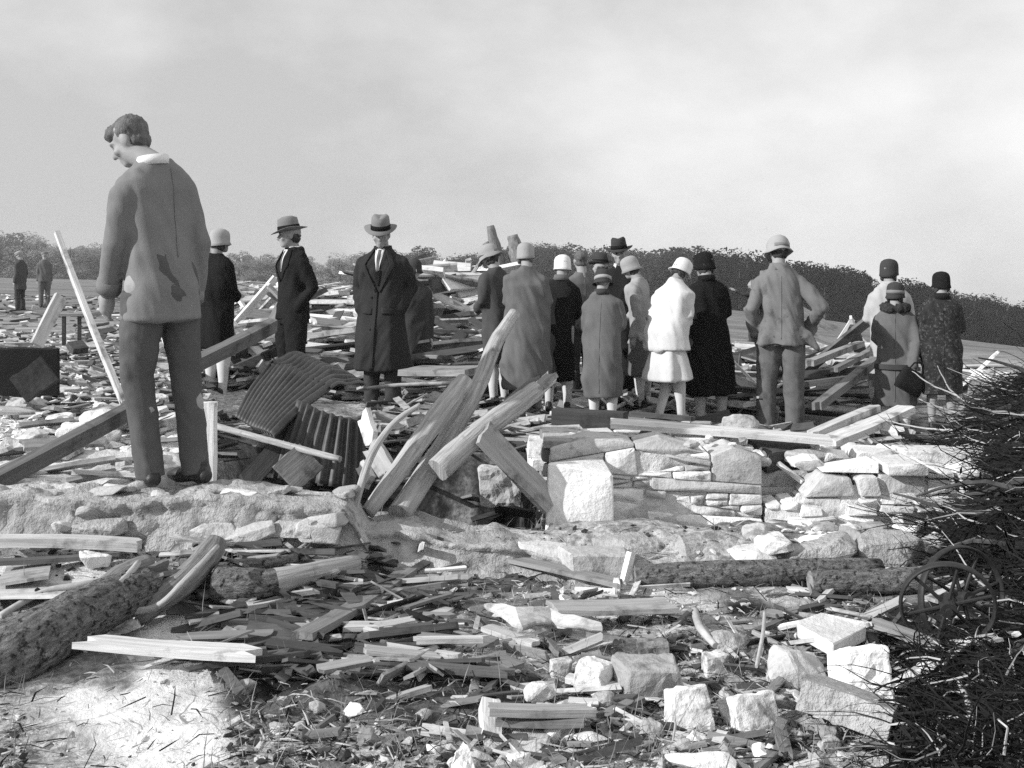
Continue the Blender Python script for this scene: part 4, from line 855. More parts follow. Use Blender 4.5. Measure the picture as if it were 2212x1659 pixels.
person(2034, 935, 10.7, 1.5, -12, 'woman in a dark cloche and dark printed dress behind the brush', CROWD, head=(15, 4), arms=('hang', 'front'), hands=(0, 0), top=('coat', M_PRINT, {'hem': .24, 'flare': 1.12, 'w': 1.12, 'name': 'dress'}), hat=('cloche', M_BAND, {'flare': .06}), hair=('bob', M_HAIR), stockings=False, collar=('coat', M_BLACKS))
person(1990, 935, 11.2, 1.42, 5, 'child in a black coat between the girl with the handbag and the printed dress', CROWD, head=(5, 4), arms=('front', 'front'), hands=(0, 0), top=('coat', M_BLACK, {'hem': .2, 'flare': 1.2, 'w': 1.2}), hat=('cloche', M_BAND, {'flare': .06}), hair=('bob', M_HAIR)) if False else None
# two far off at the left
person(44, 671, 34., 1.76, 70, 'far man in a dark coat standing in the field at the left edge', CROWD, head=(10, 8), top=('coat', M_COATG, {'hem': .35, 'name': 'coat'}), bottom=('trousers', M_COATD), hat=('cap', M_FELTP), vox=.025)
person(96, 664, 36., 1.74, 20, 'far man in grey clothes beside the leaning pale plank', CROWD, head=(10, 4), top=('jacket', M_COATM, {'hem': .45, 'name': 'jacket'}), bottom=('trousers', M_COATM), hat=('cap', M_FELT), vox=.025)
# ------------------------------------------------------------------ wreckage
drng = random.Random(77)
def on_ground(x, y, dz=0.):
    z = 0.
    for _ in range(14):
        p = gp(x, y, min(z + dz, 1.0)); p.y = min(p.y, 60); z = z * .5 + .5 * gz(p.x, p.y)
    return gp(x, y, min(z + dz, 1.0))
def pk(x0, y0, x1, y1, w, t, m, label, dz0=.03, dz1=.03, roll=0., name='plank', cat='plank', group=None, jag=.07, bow=.014):
    return plank(on_ground(x0, y0, dz0), on_ground(x1, y1, dz1), w, t * .65, m, label, name, cat, group, roll, jag, bow, drng)
def pl(a, b, w, t, m, label, roll=0., name='plank', cat='plank', group=None, jag=.04, bow=.008):
    return plank(pt(*a), pt(*b), w, t, m, label, name, cat, group, roll, jag, bow, drng)

# --- the leaning logs in the middle
log([pt(862, 1112, 5.62), pt(935, 1000, 5.9), pt(1030, 840, 6.2), pt(1068, 745, 6.35), pt(1112, 676, 6.5)], [.06, .055, .045, .041, .033], M_PEEL, 'tallest peeled log leaning to the right, its worn top in front of the crowd', group='leaning logs', n=14)
log([pt(795, 1108, 5.55), pt(880, 990, 5.75), pt(960, 880, 5.95), pt(1004, 824, 6.1)], [.036, .05, .058, .05], M_PEEL, 'shorter peeled log leaning left of the tall leaning log', group='leaning logs', n=14)
lg = log([pt(945, 1015, 5.7), pt(1040, 930, 5.9), pt(1120, 872, 6.1), pt(1160, 842, 6.2)], [.064, .058, .054, .05], M_PEEL, 'split post with a torn pointed top crossing the leaning logs', name='split_post', cat='post', n=12)
for k, (a, b) in enumerate((((1130, 868), (1207, 797)), ((1150, 852), (1193, 812)), ((1080, 892), (1170, 812)))):
    p0, p1 = pt(a[0], a[1], 6.12 + .03 * k), pt(b[0], b[1], 6.28 + .03 * k); M, L = orient(p0, p1, .6 * k); v, f = plank_geo(L, .07, .03, drng, .25)
    o = mesh_obj('splinter', v, f, M_PALE if k == 1 else M_GREY, lg); o.matrix_local = Matrix.Translation(-lg.location) @ M
pl((1042, 932, 5.8), (1192, 1090, 5.95), .14, .028, M_GREY, 'grey board propped from the split post down to the white block', roll=1.1)
log([pt(908, 874, 5.75), pt(850, 915, 5.7), pt(802, 985, 5.6), pt(768, 1090, 5.5), pt(757, 1150, 5.35)], [.012, .016, .02, .02, .016], M_PEEL, 'thin crooked sapling leaning against the bank left of the logs', name='sapling', cat='branch', n=8)
log([pt(786, 840, 8.3), pt(860, 832, 8.25), pt(1000, 827, 8.2)], [.012, .014, .014], M_GREY, 'long thin pole lying level behind the leaning logs', name='pole', cat='pole', n=8)
log([pt(464, 920, 6.7), pt(600, 957, 6.5), pt(735, 992, 6.3)], [.02, .02, .018], M_PEEL, 'pale pole slanting down to the right in front of the corrugated sheets', name='pole', cat='pole', n=8)
pl((530, 1046, 6.6), (640, 925, 6.9), .12, .05, M_DARK, 'dark board slanting under the corrugated sheet in the cellar hole', roll=.9)
pl((615, 1035, 6.3), (672, 985, 6.45), .2, .02, M_MID, 'square grey board tilted below the pale pole in the cellar hole', roll=.9, jag=.01)
for i, (a, b, w) in enumerate((((784, 890), (806, 960), .1), ((800, 960), (846, 1035), .12), ((780, 1000), (800, 1045), .08))):
    pl((*a, 6.5 - .2 * i), (*b, 6.3 - .2 * i), w, .03, M_PALE, ['pale board scrap standing right of the curled iron sheet', 'wide pale board scrap behind the crooked sapling', 'short pale scrap at the foot of the curled iron sheet'][i], roll=1.2, jag=.2)

# --- corrugated iron
M_IRON = mat('rusty_corrugated_iron', .065, rough=.55, var=.45, scale=3, bscale=40, bump=.25, bdist=.004, spec=.4, dark=(.04, 4., .5, .65))
def corrugated(name, fn, nu, nv, pitch, amp, label, m=M_IRON):
    """fn(u,v)->point; waves run along v, ridges follow u"""
    P = [[fn(i / nu, j / nv) for j in range(nv + 1)] for i in range(nu + 1)]; V = []; Fc = []
    N = [[None] * (nv + 1) for _ in range(nu + 1)]
    for i in range(nu + 1):
        for j in range(nv + 1):
            du = P[min(i + 1, nu)][j] - P[max(i - 1, 0)][j]; dv = P[i][min(j + 1, nv)] - P[i][max(j - 1, 0)]
            n = du.cross(dv); N[i][j] = n.normalized() if n.length > 1e-9 else Vector((0, -1, 0))
    for lay in (0, .003):
        for i in range(nu + 1):
            for j in range(nv + 1): V.append(P[i][j] + N[i][j] * (amp * math.sin(2 * math.pi * j / nv * pitch) + lay))
    n = nv + 1; S = (nu + 1) * n
    for i in range(nu):
        for j in range(nv):
            a = i * n + j; Fc += [(a, a + 1, a + n + 1, a + n), (a + S, a + n + S, a + n + 1 + S, a + 1 + S)]
    for i in range(nu): a = i * n; Fc.append((a, a + n, a + n + S, a + S)); a = i * n + nv; Fc.append((a, a + S, a + n + S, a + n))
    for j in range(nv): Fc.append((j, j + S, j + 1 + S, j + 1)); a = nu * n + j; Fc.append((a, a + 1, a + 1 + S, a + S))
    o = mesh_obj(name, V, Fc, m, smooth=True); return setp(o, label, 'roofing sheet', 'sheets of corrugated iron')
def lerp(a, b, t): return a + (b - a) * t
A0, A1 = pt(580, 776, 7.9), pt(715, 838, 7.2)           # top edge, left and right
B0, B1 = pt(512, 905, 7.3), pt(592, 944, 6.5)           # bottom edge
def sheet1(u, v):                                         # v across the waves, u down the ridges
    p = lerp(lerp(A0, A1, v), lerp(B0, B1, v), u); b = math.sin(math.pi * u) * .02; p += Vector((0, -b, b * .5)); p += Vector((0, -.05, .075)) * float(vnoise(np.asarray(v * 2.4 + 4), np.asarray(u * 1.5))) ; return p
corrugated('corrugated_sheet', sheet1, 16, 130, 13, .019, 'broad corrugated iron sheet slanting down to the left over the cellar hole')
C0, C1 = pt(580, 776, 7.9), pt(715, 838, 7.2); E0, E1 = pt(700, 797, 8.9), pt(790, 836, 8.1)
def sheet1b(u, v):
    p = lerp(lerp(C0, C1, v), lerp(E0, E1, v), u); p.z += .03 * math.sin(math.pi * u) + .14 * float(vnoise(np.asarray(v * 3.1), np.asarray(u * 2.2 + 3))) * min(1, u * 3) - .012; return p + Vector((0, .012, 0))
corrugated('corrugated_sheet', sheet1b, 12, 120, 12, .016, 'dark bent corrugated iron sheet folded back behind the broad one')
def sheet2(u, v):
    a = lerp(-1.5, 1.25, v); top = pt(705, 868, 6.75); r = .16 + .06 * u
    c = pt(722, 868, 6.9) + Vector((-.05 * u, -.12 * u, -.5 * u)) + Vector((0, 0, .05 * float(vnoise(np.asarray(v * 4.), np.asarray(u * 2.))))); 
    return c + Vector((r * math.sin(a) * 1.25, -r * math.cos(a), .10 * math.cos(a * .8) * (u - .4) - .05 * math.sin(a)))
corrugated('corrugated_sheet', sheet2, 12, 120, 11, .016, 'curled corrugated iron sheet hanging with its ribs upright below the broad one')

# --- left behind the wall
M_TAR = mat('tar_paper', .008, rough=.8, var=.4, scale=4, bump=.2); M_SLATE = mat('dusty_dark_panel', .04, var=.4, scale=4, bscale=30, bump=.3)
tp = pl((-40, 804, 8.), (127, 804, 8.0), .335, .05, M_TAR, 'black tar papered panel standing upright at the left edge', roll=1.5708, name='tar_paper_panel', cat='panel', jag=.01)
pl((40, 843, 7.8), (108, 796, 7.85), .2, .06, M_SLATE, 'square dusty dark box side tilted in front of the black panel', roll=1.4, name='panel', cat='panel', jag=.01)
pl((268, 872, 7.1), (121, 496, 7.4), .085, .03, M_PALE, 'long pale plank leaning up to the left behind the bareheaded man', roll=1.0, name='leaning_plank')
pl((78, 748, 8.6), (132, 640, 8.9), .1, .03, M_PALE, 'short pale plank leaning right behind the black panel', roll=1.1, name='leaning_plank')
pl((-30, 1052, 5.75), (286, 884, 6.9), .075, .085, M_MID, 'long squared beam rising to the right behind the foundation wall', name='beam', cat='beam', roll=.1, jag=.0)
pl((400, 796, 8.), (590, 702, 9.), .08, .1, M_MID, 'squared beam rising to the right past the woman in the pale cloche', name='beam', cat='beam', roll=.2, jag=.01)
pl((446, 1048, 5.75), (448, 868, 5.75), .085, .07, M_WHITE, 'white painted post standing behind the foundation wall right of the bareheaded man', name='post', cat='post', roll=0., jag=.01, bow=.002)
tb = empty('stool', pt(155, 745, 9.6), .3, 'small dark wooden stool frame behind the leaning plank', 'stool')
for (sx, sy) in ((-.06, -.06), (.06, -.06), (.06, .06), (-.06, .06)):
    g = G(); g.box((sx - .012, sy - .012, 0), (sx + .012, sy + .012, .24)); g.obj('leg', M_DARK, tb)
g = G(); g.box((-.09, -.09, .241), (.09, .09, .262)); g.obj('seat', M_GREY, tb)
pl((150, 752, 9.2), (185, 748, 9.3), .12, .05, M_DARK, 'dark block beside the wooden stool frame', roll=.5, name='block', cat='block')
for i in range(46):
    x, y = drng.uniform(-10, 430), drng.uniform(868, 1036); c = on_ground(x, y, .0)
    if c.y < 5.75 or c.y > 12: continue
    s = drng.uniform(.04, .13) * (1.3 if y < 950 else 1); tone = drng.choice([M_STONE, M_STONE, M_STONEW, M_STONEG])
    stone(c + Vector((0, 0, s * .25)), s * drng.uniform(.8, 1.6), s, s * .55, tone, f"{'large' if s > .1 else 'small'} {'white' if tone is M_STONEW else 'pale' if tone is M_STONE else 'grey'} stone {'under the black panel' if x < 130 else 'left of the leaning plank' if x < 230 else 'behind the bareheaded man'}, {'back' if y < 930 else 'front'} of the rubble", rz=drng.uniform(0, 3), rx=drng.uniform(-.3, .3), group='stones behind the foundation wall')
for i in range(26):
    x, y = drng.uniform(-10, 420), drng.uniform(862, 1030); c = on_ground(x, y, .05); a = drng.uniform(-1.2, 1.2); L = drng.uniform(.15, .6)
    if c.y < 5.9 or c.y > 12: continue
    d = Vector((math.cos(a), math.sin(a), drng.uniform(-.1, .35))) * L / 2; tone = drng.choice([M_PALE, M_GREY, M_MID])
    plank(c - d, c + d, drng.uniform(.04, .1), .025, tone, f"short {'pale' if tone is M_PALE else 'grey' if tone is M_GREY else 'brown grey'} board scrap {'under the black panel' if x < 130 else 'left of the leaning plank' if x < 230 else 'behind the bareheaded man'}, {'back' if y < 930 else 'front'} of the rubble", 'board_scrap', 'board', 'board scraps behind the foundation wall', drng.uniform(-.6, .6), .1, rng=drng)

# --- wreckage heaps behind the people
def heap_where(px, Y):
    spots = [(505, 'right of the pale cloche'), (560, 'left of the dark suit'), (715, 'between the two men in fedoras'), (930, 'right of the man in the overcoat'), (1000, 'left of the crowd'), (1240, 'among the feet of the crowd'), (1400, 'behind the woman in white'), (1610, 'beside the long black coat'), (1780, 'right of the crumpled hat'), (1860, 'left of the pale coat'), (2000, 'behind the brush')]
    return min(spots, key=lambda s: abs(s[0] - px))[1] + ', ' + ('near' if Y < 11.5 else 'midway' if Y < 15 else 'far back' if Y < 24 else 'at the far end')
def heap_board(px, Y, zadd, L, a, pitch, w, t, tone, roll):
    X = (px - CX) / F * Y; z = float(gz_base(X, Y)) + zadd; d = Vector((math.cos(a) * math.cos(pitch), math.sin(a) * math.cos(pitch), math.sin(pitch))) * L / 2
    tn = 'bleached' if tone is M_PALE else 'white' if tone is M_WHITE else 'grey' if tone is M_GREY else 'brown grey' if tone is M_MID else 'dark'
    lab = f"{'long' if L > 1.7 else 'short' if L < .8 else 'medium'} {tn} board {'propped steeply' if abs(pitch) > .5 else 'tilted up' if abs(pitch) > .14 else 'flat'} {heap_where(px, Y)}"
    c = Vector((X, Y, z)); plank(c - d, c + d, w, t, tone, lab, 'wreckage_board', 'board', 'boards of the wreckage heap', roll, .06, .012, drng)
tones = [M_PALE, M_PALE, M_PALE, M_GREY, M_GREY, M_WHITE, M_MID, M_DARK]
def heap(n, pxa, pxb, ya, yb, zmax, lens, steep=.15):
    for _ in range(n):
        px = drng.uniform(pxa, pxb); Y = ya * (yb / ya) ** drng.random(); st = drng.random() < steep
        a = drng.gauss(0, .35) if drng.random() < .62 else drng.uniform(-1.5, 1.5)
        heap_board(px, Y, drng.random() ** 1.5 * zmax * min(1, (Y - ya) / 2 + .25) + .03 + (.2 if st else 0), drng.uniform(*lens), a, drng.uniform(-.9, .9) if st else drng.gauss(0, .07), drng.uniform(.07, .2), drng.uniform(.02, .06), drng.choice(tones), drng.gauss(0, .5))
heap(62, 480, 590, 11.6, 24, .45, (.6, 2.2)); heap(44, 670, 760, 11.4, 24, .5, (.6, 2.2)); heap(62, 900, 1050, 11.3, 26, .5, (.6, 2.4), .22)
heap(26, 1590, 1650, 11.2, 20, .35, (.5, 1.8)); heap(62, 1740, 1905, 11.2, 19, .55, (.7, 2.6), .16); heap(24, 1190, 1500, 11.3, 16, .2, (.6, 2.), .05)
heap(16, 2080, 2200, 11.5, 20, .2, (.5, 1.5))
# far field scraps too small to tell apart
def scraps(name, n, pxf, yf, lf, wf, zf, m, aniso=.5):
    V = []; Fc = []
    for _ in range(n):
        px, Y = pxf(), yf(); X = (px - CX) / F * Y; L = lf(); w = wf(); a = drng.gauss(0, aniso) if drng.random() < .7 else drng.uniform(-1.6, 1.6)
        c = Vector((X, Y, float(gz_base(X, Y)) + float(gz_detail(np.asarray(X), np.asarray(Y))) + zf())); M = Matrix.Rotation(a, 3, 'Z') @ Matrix.Rotation(drng.gauss(0, .15), 3, 'Y') @ Matrix.Rotation(drng.gauss(0, .6), 3, 'X'); b = len(V); t = w * .25
        for s in ((-1, -1, -1), (1, -.8, -1), (1, .9, -1), (-1, 1, -1), (-1, -1, 1), (1, -1, 1), (.95, 1, 1), (-1, .9, 1)): V.append(c + M @ Vector((s[0] * L / 2, s[1] * w / 2, s[2] * t / 2)))
        Fc += [tuple(b + i for i in q) for q in ((3, 2, 1, 0), (4, 5, 6, 7), (0, 1, 5, 4), (1, 2, 6, 5), (2, 3, 7, 6), (3, 0, 4, 7))]
    o = mesh_obj(name, V, Fc, m); o['kind'] = 'stuff'; return o
U = drng.uniform
for nm, m, k in (('pale_field_litter', M_PALE, 1.), ('grey_field_litter', M_GREY, .8), ('dark_field_litter', M_DARK, .7)):
    scraps(nm, int(1500 * k), lambda: U(430, 1120), lambda: 11.3 * 5 ** (drng.random() ** 1.1), lambda: U(.1, .9), lambda: U(.03, .12), lambda: U(0, .3) ** 1.3, m)
    scraps(nm, int(900 * k), lambda: U(1120, 1930), lambda: 11 * 2.2 ** drng.random(), lambda: U(.1, .9), lambda: U(.03, .12), lambda: U(0, .25), m)
    scraps(nm, int(500 * k), lambda: U(-50, 430), lambda: 8 * 2.5 ** drng.random(), lambda: U(.05, .4), lambda: U(.02, .08), lambda: U(0, .04), m)
    scraps(nm, int((60 if m is M_PALE else 200) * k), lambda: U(460, 1180), lambda: U(6., 9.5), lambda: U(.08, .6), lambda: U(.02, .08), lambda: U(0, .12), m)
    scraps(nm, int(520 * k), lambda: U(820, 1950), lambda: U(8.8, 11.2), lambda: U(.08, .7), lambda: U(.02, .09), lambda: U(.0, .1), m)
for nm, m, k in (('pale_board_litter', M_PALE, 1.), ('grey_board_litter', M_GREY, .7), ('dark_board_litter', M_DARK, .9)):
    scraps(nm, int(240 * k), lambda: U(440, 1120), lambda: 11.5 * 2.6 ** drng.random(), lambda: U(.5, 1.8), lambda: U(.05, .16), lambda: U(0, .5) ** 1.2, m, .6)
    scraps(nm, int(150 * k), lambda: U(1580, 1930), lambda: 10.8 * 2. ** drng.random(), lambda: U(.5, 1.8), lambda: U(.05, .16), lambda: U(0, .5) ** 1.2, m, .7)
    scraps(nm, 40 if m is M_PALE else 90 if m is M_GREY else 260, lambda: U(430, 940), lambda: CH * F / (U(1205, 1480) - HY), lambda: U(.06, .4), lambda: U(.01, .05), lambda: U(0, .05), m, .6)
    scraps(nm, int(90 * k), lambda: U(950, 1950), lambda: CH * F / (U(1260, 1660) - HY), lambda: U(.05, .25), lambda: U(.01, .04), lambda: U(0, .03), m, .8)
for nm, m, n_ in (('pale_far_wreckage', M_PALE, 300), ('white_far_wreckage', M_WHITE, 120), ('dark_far_wreckage', M_DARK, 260), ('grey_far_wreckage', M_GREY, 200)):
    scraps(nm, n_, lambda: U(470, 1060), lambda: 20 * 5.5 ** drng.random(), lambda: U(.6, 3.2), lambda: U(.1, .4), lambda: U(0, .9) ** 2, m, .7)
    scraps(nm, n_ // 3, lambda: U(820, 1060), lambda: U(19, 30), lambda: U(.6, 2.6), lambda: U(.08, .3), lambda: U(0, 1.3) ** 1.5, m, 1.)
for nm, m, n_ in (('pale_field_scraps', M_PALE, 160), ('dark_field_scraps', M_DARK, 160), ('grey_field_scraps', M_GREY, 120)):
    scraps(nm, n_, lambda: U(-60, 470), lambda: 16 * 4 ** drng.random(), lambda: U(.1, .7), lambda: U(.04, .14), lambda: U(0, .08), m, .7)
# wrecked roof frame and splintered posts beyond
rf = empty('roof_frame', pt(980, 640, 24), 0, 'collapsed roof frame of bleached timbers standing left of the splintered posts', 'roof frame')
for a, b, w in (((912, 612), (975, 590), .16), ((975, 592), (1045, 584), .16), ((912, 626), (1000, 604), .14), ((965, 624), (1100, 628), .12), ((955, 668), (1028, 612), .1), ((1005, 590), (1022, 636), .1), ((940, 606), (936, 650), .1), ((1012, 560), (1010, 592), .12), ((905, 720), (968, 660), .12), ((985, 690), (1000, 632), .12)):
    Mx, L = orient(pt(*a, 24.), pt(*b, 24.4), U(-.5, .5)); v, f = plank_geo(L, w, .06, drng, .03); o = mesh_obj('timber', v, f, drng.choice([M_PALE, M_GREY]), rf); o.matrix_local = Matrix.Translation(-rf.location) @ Mx
for pts_, rs, lab in ((((1075, 690), (1077, 610), (1074, 560), (1058, 488)), (.17, .17, .15, .08), 'tall splintered post leaning left above the crowd'), (((1080, 600), (1068, 560), (1048, 524)), (.12, .12, .07), 'short broken limb at the left of the tall splintered post'), (((1122, 640), (1123, 580), (1116, 545), (1107, 508)), (.1, .17, .18, .1), 'thick splintered post stub right of the tall one'), (((1126, 590), (1134, 545), (1137, 530)), (.1, .1, .06), 'small broken post end right of the thick stub')):
    log([pt(x, y, 25.) for x, y in pts_], rs, M_LIMB, lab, name='splintered_post', cat='post', group='splintered posts', n=8, jit=.15)
# bigger single timbers by the people
pl((1783, 958, 8.2), (1962, 882, 9.3), .17, .05, M_PALE, 'broad pale board slanting up to the girl in the fur collar', name='board', cat='board')
pl((1752, 940, 8.4), (1895, 880, 9.2), .09, .05, M_PALE, 'narrow pale board slanting above the broad one beside the crumpled hat man', name='board', cat='board')
pl((1764, 878, 10.1), (1893, 776, 11.5), .09, .07, M_MID, 'brown grey squared beam slanting up to the right behind the pale boards', name='beam', cat='beam')
pl((1738, 830, 10.8), (1892, 812, 11.3), .07, .05, M_GREY, 'level grey rail left of the girl in the fur collar', name='board', cat='board')
pl((1745, 786, 11.6), (1860, 742, 12.6), .09, .06, M_GREY, 'grey rail tilted up behind the man in the crumpled hat', name='board', cat='board')
pl((1800, 800, 12.2), (1892, 752, 13), .08, .05, M_MID, 'brown grey rail tilted up left of the pale coat', name='board', cat='board')
for a, b, l in (((1796, 762), (1842, 690), 'left'), ((1836, 684), (1888, 800), 'right')):
    pl((*a, 14.), (*b, 14.2), .06, .03, M_PALE, f'thin pale stick forming the {l} side of a steep peak in the wreckage', roll=1.1, name='stick', cat='stick')
pl((1318, 914, 6.62), (1795, 951, 6.5), .13, .028, M_WHITE, 'long white board lying along the top of the stone wall', name='board', cat='board', jag=.01, roll=.12)
pl((1196, 903, 7.6), (1352, 912, 7.4), .10, .13, M_DARK, 'dark beam lying behind the stone wall at the feet of the crowd', name='beam', cat='beam', jag=0)
pl((1192, 889, 7.7), (1350, 900, 7.5), .14, .02, M_PALE, 'pale board on top of the dark beam at the feet of the crowd', name='board', cat='board')
pl((1350, 905, 7.8), (1520, 922, 7.6), .05, .03, M_GREY, 'narrow grey lath at the feet of the woman in white', name='lath', cat='lath')
pl((1360, 893, 8.2), (1500, 905, 8.), .05, .03, M_DARK, 'narrow dark lath at the feet of the woman in white', name='lath', cat='lath')
stone(pt(1597, 915, 7.6), .13, .1, .075, M_STONEG, 'grey boulder between the white stockings and the crumpled hat man', boxy=.3, name='boulder', cat='stone')
stone(pt(1520, 885, 11.5), .4, .1, .03, M_DARK, 'dark slab behind the white stockings', name='slab', cat='slab') if False else None
pk(2070, 792, 2170, 790, .3, .05, M_WHITE, 'white painted board lying in the field right of the printed dress', name='board', cat='board')
pl((884, 800, 10.2), (1030, 800, 10.0), .5, .05, M_GREY, 'broad grey panel lying flat right of the man in the overcoat', name='panel', cat='panel')
stone(pt(1083, 1052, 6.5), .11, .1, .105, M_STONEG, 'pock marked grey rubble block in the dark recess under the propped board', block=True, name='rubble_block', cat='block')
# loose rock heap on and beside the broken wall
for i in range(60):
    x, y = U(1630, 2030), U(962, 1200); c = on_ground(x, y)
    if c.y > 7.6 or c.y < 5.2: continue
    if 1500 < x < 1990 and 6.3 < c.y < 7.0: c.z = max(c.z, .3)
    s = U(.03, .1); tone = drng.choice([M_STONE, M_STONE, M_STONEW, M_STONEG])
    stone(c + Vector((0, 0, s * .3)), s * U(1, 2), s, s * U(.4, .7), tone, f"{'large' if s > .07 else 'small'} {'white' if tone is M_STONEW else 'pale' if tone is M_STONE else 'grey'} loose stone {'on' if y < 1040 else 'before'} the broken wall, {'next to the level wall' if x < 1750 else 'in its middle' if x < 1890 else 'by the brush'}", rz=U(0, 3), rx=U(-.2, .2), group='loose stones of the broken wall')
for i in range(26):
    x = U(.22, 1.32); Yv = U(6.22, 6.8); s = U(.022, .06)
    tone = drng.choice([M_STONE, M_STONE, M_STONEW, M_STONEG])
    stone(Vector((x, Yv, .43 + s * .3)), s * U(1, 1.9), s, s * .5, tone, f"{'large' if s > .055 else 'small'} {'white' if tone is M_STONEW else 'pale' if tone is M_STONE else 'grey'} loose stone atop the level wall, {'front' if Yv < 6.5 else 'rear'}, {'over the white block' if x < .6 else 'by the crumpled hat man' if x > 1. else 'middle'}", rz=U(0, 3), group='loose stones on the level wall')
pl((1635, 985, 6.55), (1742, 968, 6.7), .2, .12, M_DARK, 'dark timber block in the gap between the two stone walls', roll=.3, name='timber_block', cat='block')
pl((1680, 1000, 6.4), (1735, 1042, 6.3), .03, .02, M_PALE, 'thin pale stick leaning in the gap between the two stone walls', name='stick', cat='stick')
pl((1732, 1010, 6.5), (1762, 960, 6.6), .05, .03, M_PALE, 'short pale stake leaning on the broken wall', name='stake', cat='stake')

# ------------------------------------------------------------------ foreground
log([on_ground(1372, 1246, .05), on_ground(1600, 1238, .05), on_ground(1900, 1232, .05)], [.05, .06, .055], M_BARK, 'long dark log lying in the shade under the stone footing', n=12)
log([on_ground(1750, 1258, .06), on_ground(1900, 1256, .06), on_ground(2010, 1250, .06)], [.05, .055, .055], M_BARK, 'short dark log with a pale broken end in front of the brush', n=12)
pl((1348, 1255, 5.17), (1364, 1192, 5.2), .03, .03, M_WHITE, 'pale stake standing against the squared block under the footing', name='stake', cat='stake', jag=.01)
pk(1100, 1205, 1345, 1262, .09, .03, M_GREY, 'grey board sloping down from the footing to the ground by the squared block')
pl((1000, 1195, 5.5), (1082, 1195, 5.5), .12, .05, M_GREY, 'short grey plank end below the earth bank', roll=1.4)
stone(on_ground(1330, 1270, .02), .022, .02, .05, M_STONEW, 'small white upright chip below the pale stake', name='stone')
# tree trunk and limbs at the left
tk = log([on_ground(-60, 1470, .02), on_ground(60, 1395, .09), on_ground(190, 1322, .13), on_ground(262, 1290, .14), on_ground(322, 1262, .15)], [.13, .118, .1, .09, .075], M_BARK, 'thick bark covered fallen tree at the left, broken end toward the limbs', name='fallen_tree', cat='fallen tree', n=18, jit=.07)
for k in range(9):                                         # torn wood where the trunk snapped
    a = k / 9 * 6.28; p0 = on_ground(318, 1265, .15) + Vector((.0, .045 * math.cos(a), .045 * math.sin(a))); p1 = p0 + Vector((drng.uniform(.06, .14), drng.uniform(.02, .09), drng.uniform(-.02, .03)))
    M, L = orient(p0, p1, drng.uniform(0, 3)); v, f = plank_geo(L, .05, .02, drng, .3); o = mesh_obj('splinter', v, f, M_MID, tk); o.matrix_local = Matrix.Translation(-tk.location) @ M
log([on_ground(205, 1290, .1), on_ground(262, 1248, .14), on_ground(322, 1222, .14)], [.05, .055, .05], M_LIMB, 'short sawn log lying behind the broken end of the trunk', n=12)
log([on_ground(290, 1325, .06), on_ground(390, 1262, .12), on_ground(452, 1195, .16), on_ground(468, 1165, .2)], [.06, .055, .055, .04], M_LIMB, 'smooth grey limb rising to the right from the trunk', name='limb', cat='branch', n=12)
log([on_ground(175, 1362, .06), on_ground(240, 1326, .08), on_ground(335, 1312, .1), on_ground(400, 1255, .2), on_ground(470, 1180, .26)], [.012, .014, .014, .014, .01], M_PEEL, 'thin pale branch bowed in front of the grey limb', name='branch', cat='branch', n=8)
log([on_ground(0, 1395, .08), on_ground(130, 1310, .16), on_ground(250, 1268, .2), on_ground(300, 1215, .24)], [.02, .022, .02, .012], M_PEEL, 'long pale branch lying over the top of the trunk', name='branch', cat='branch', n=8)
dl = log([on_ground(468, 1262, .07), on_ground(560, 1262, .08), on_ground(650, 1243, .08), on_ground(768, 1218, .08)], [.08, .062, .045, .04], M_PEEL, 'dark based log with a pale barkless end lying below the earth bank', n=14)
dl.data.materials.append(M_BARK)
for p in dl.data.polygons:
    if min(p.vertices) // 14 < 7: p.material_index = 1
log([on_ground(470, 1230, .05), on_ground(560, 1220, .06), on_ground(640, 1205, .06)], [.03, .025, .02], M_BARK, 'dark crooked limb above the pale ended log', name='limb', cat='branch', n=9)
log([on_ground(0, 1330, .03), on_ground(90, 1280, .05), on_ground(180, 1262, .06), on_ground(290, 1240, .05)], [.014, .014, .014, .01], M_TWIGP, 'thin bowed branch on the pale ground left of the trunk', name='branch', cat='branch', n=7)
log([on_ground(80, 1275, .04), on_ground(105, 1302, .05), on_ground(118, 1320, .06)], [.012, .012, .01], M_TWIG, 'short forked stub on the pale ground left of the trunk', name='branch', cat='branch', n=7)
pk(-20, 1168, 305, 1178, .10, .06, M_PALE, 'pale timber lying along the foot of the foundation wall at the left', dz0=.08, dz1=.06)
pk(-20, 1215, 260, 1196, .05, .03, M_MID, 'narrow brown grey lath below the pale timber', dz0=.06, dz1=.05)
pk(0, 1245, 110, 1228, .3, .02, M_PALE, 'pale board scrap on the ground at the left edge below the timber', dz0=.03)
stone(on_ground(206, 1206, .05), .075, .06, .045, M_STONEW, 'white stone beside the lath at the foot of the wall', name='stone')
pk(-40, 1262, 255, 1254, .42, .015, M_PALE, 'wide pale sheet of boarding lying left of the trunk', dz0=.02, dz1=.02, name='sheet', cat='board', jag=.08)
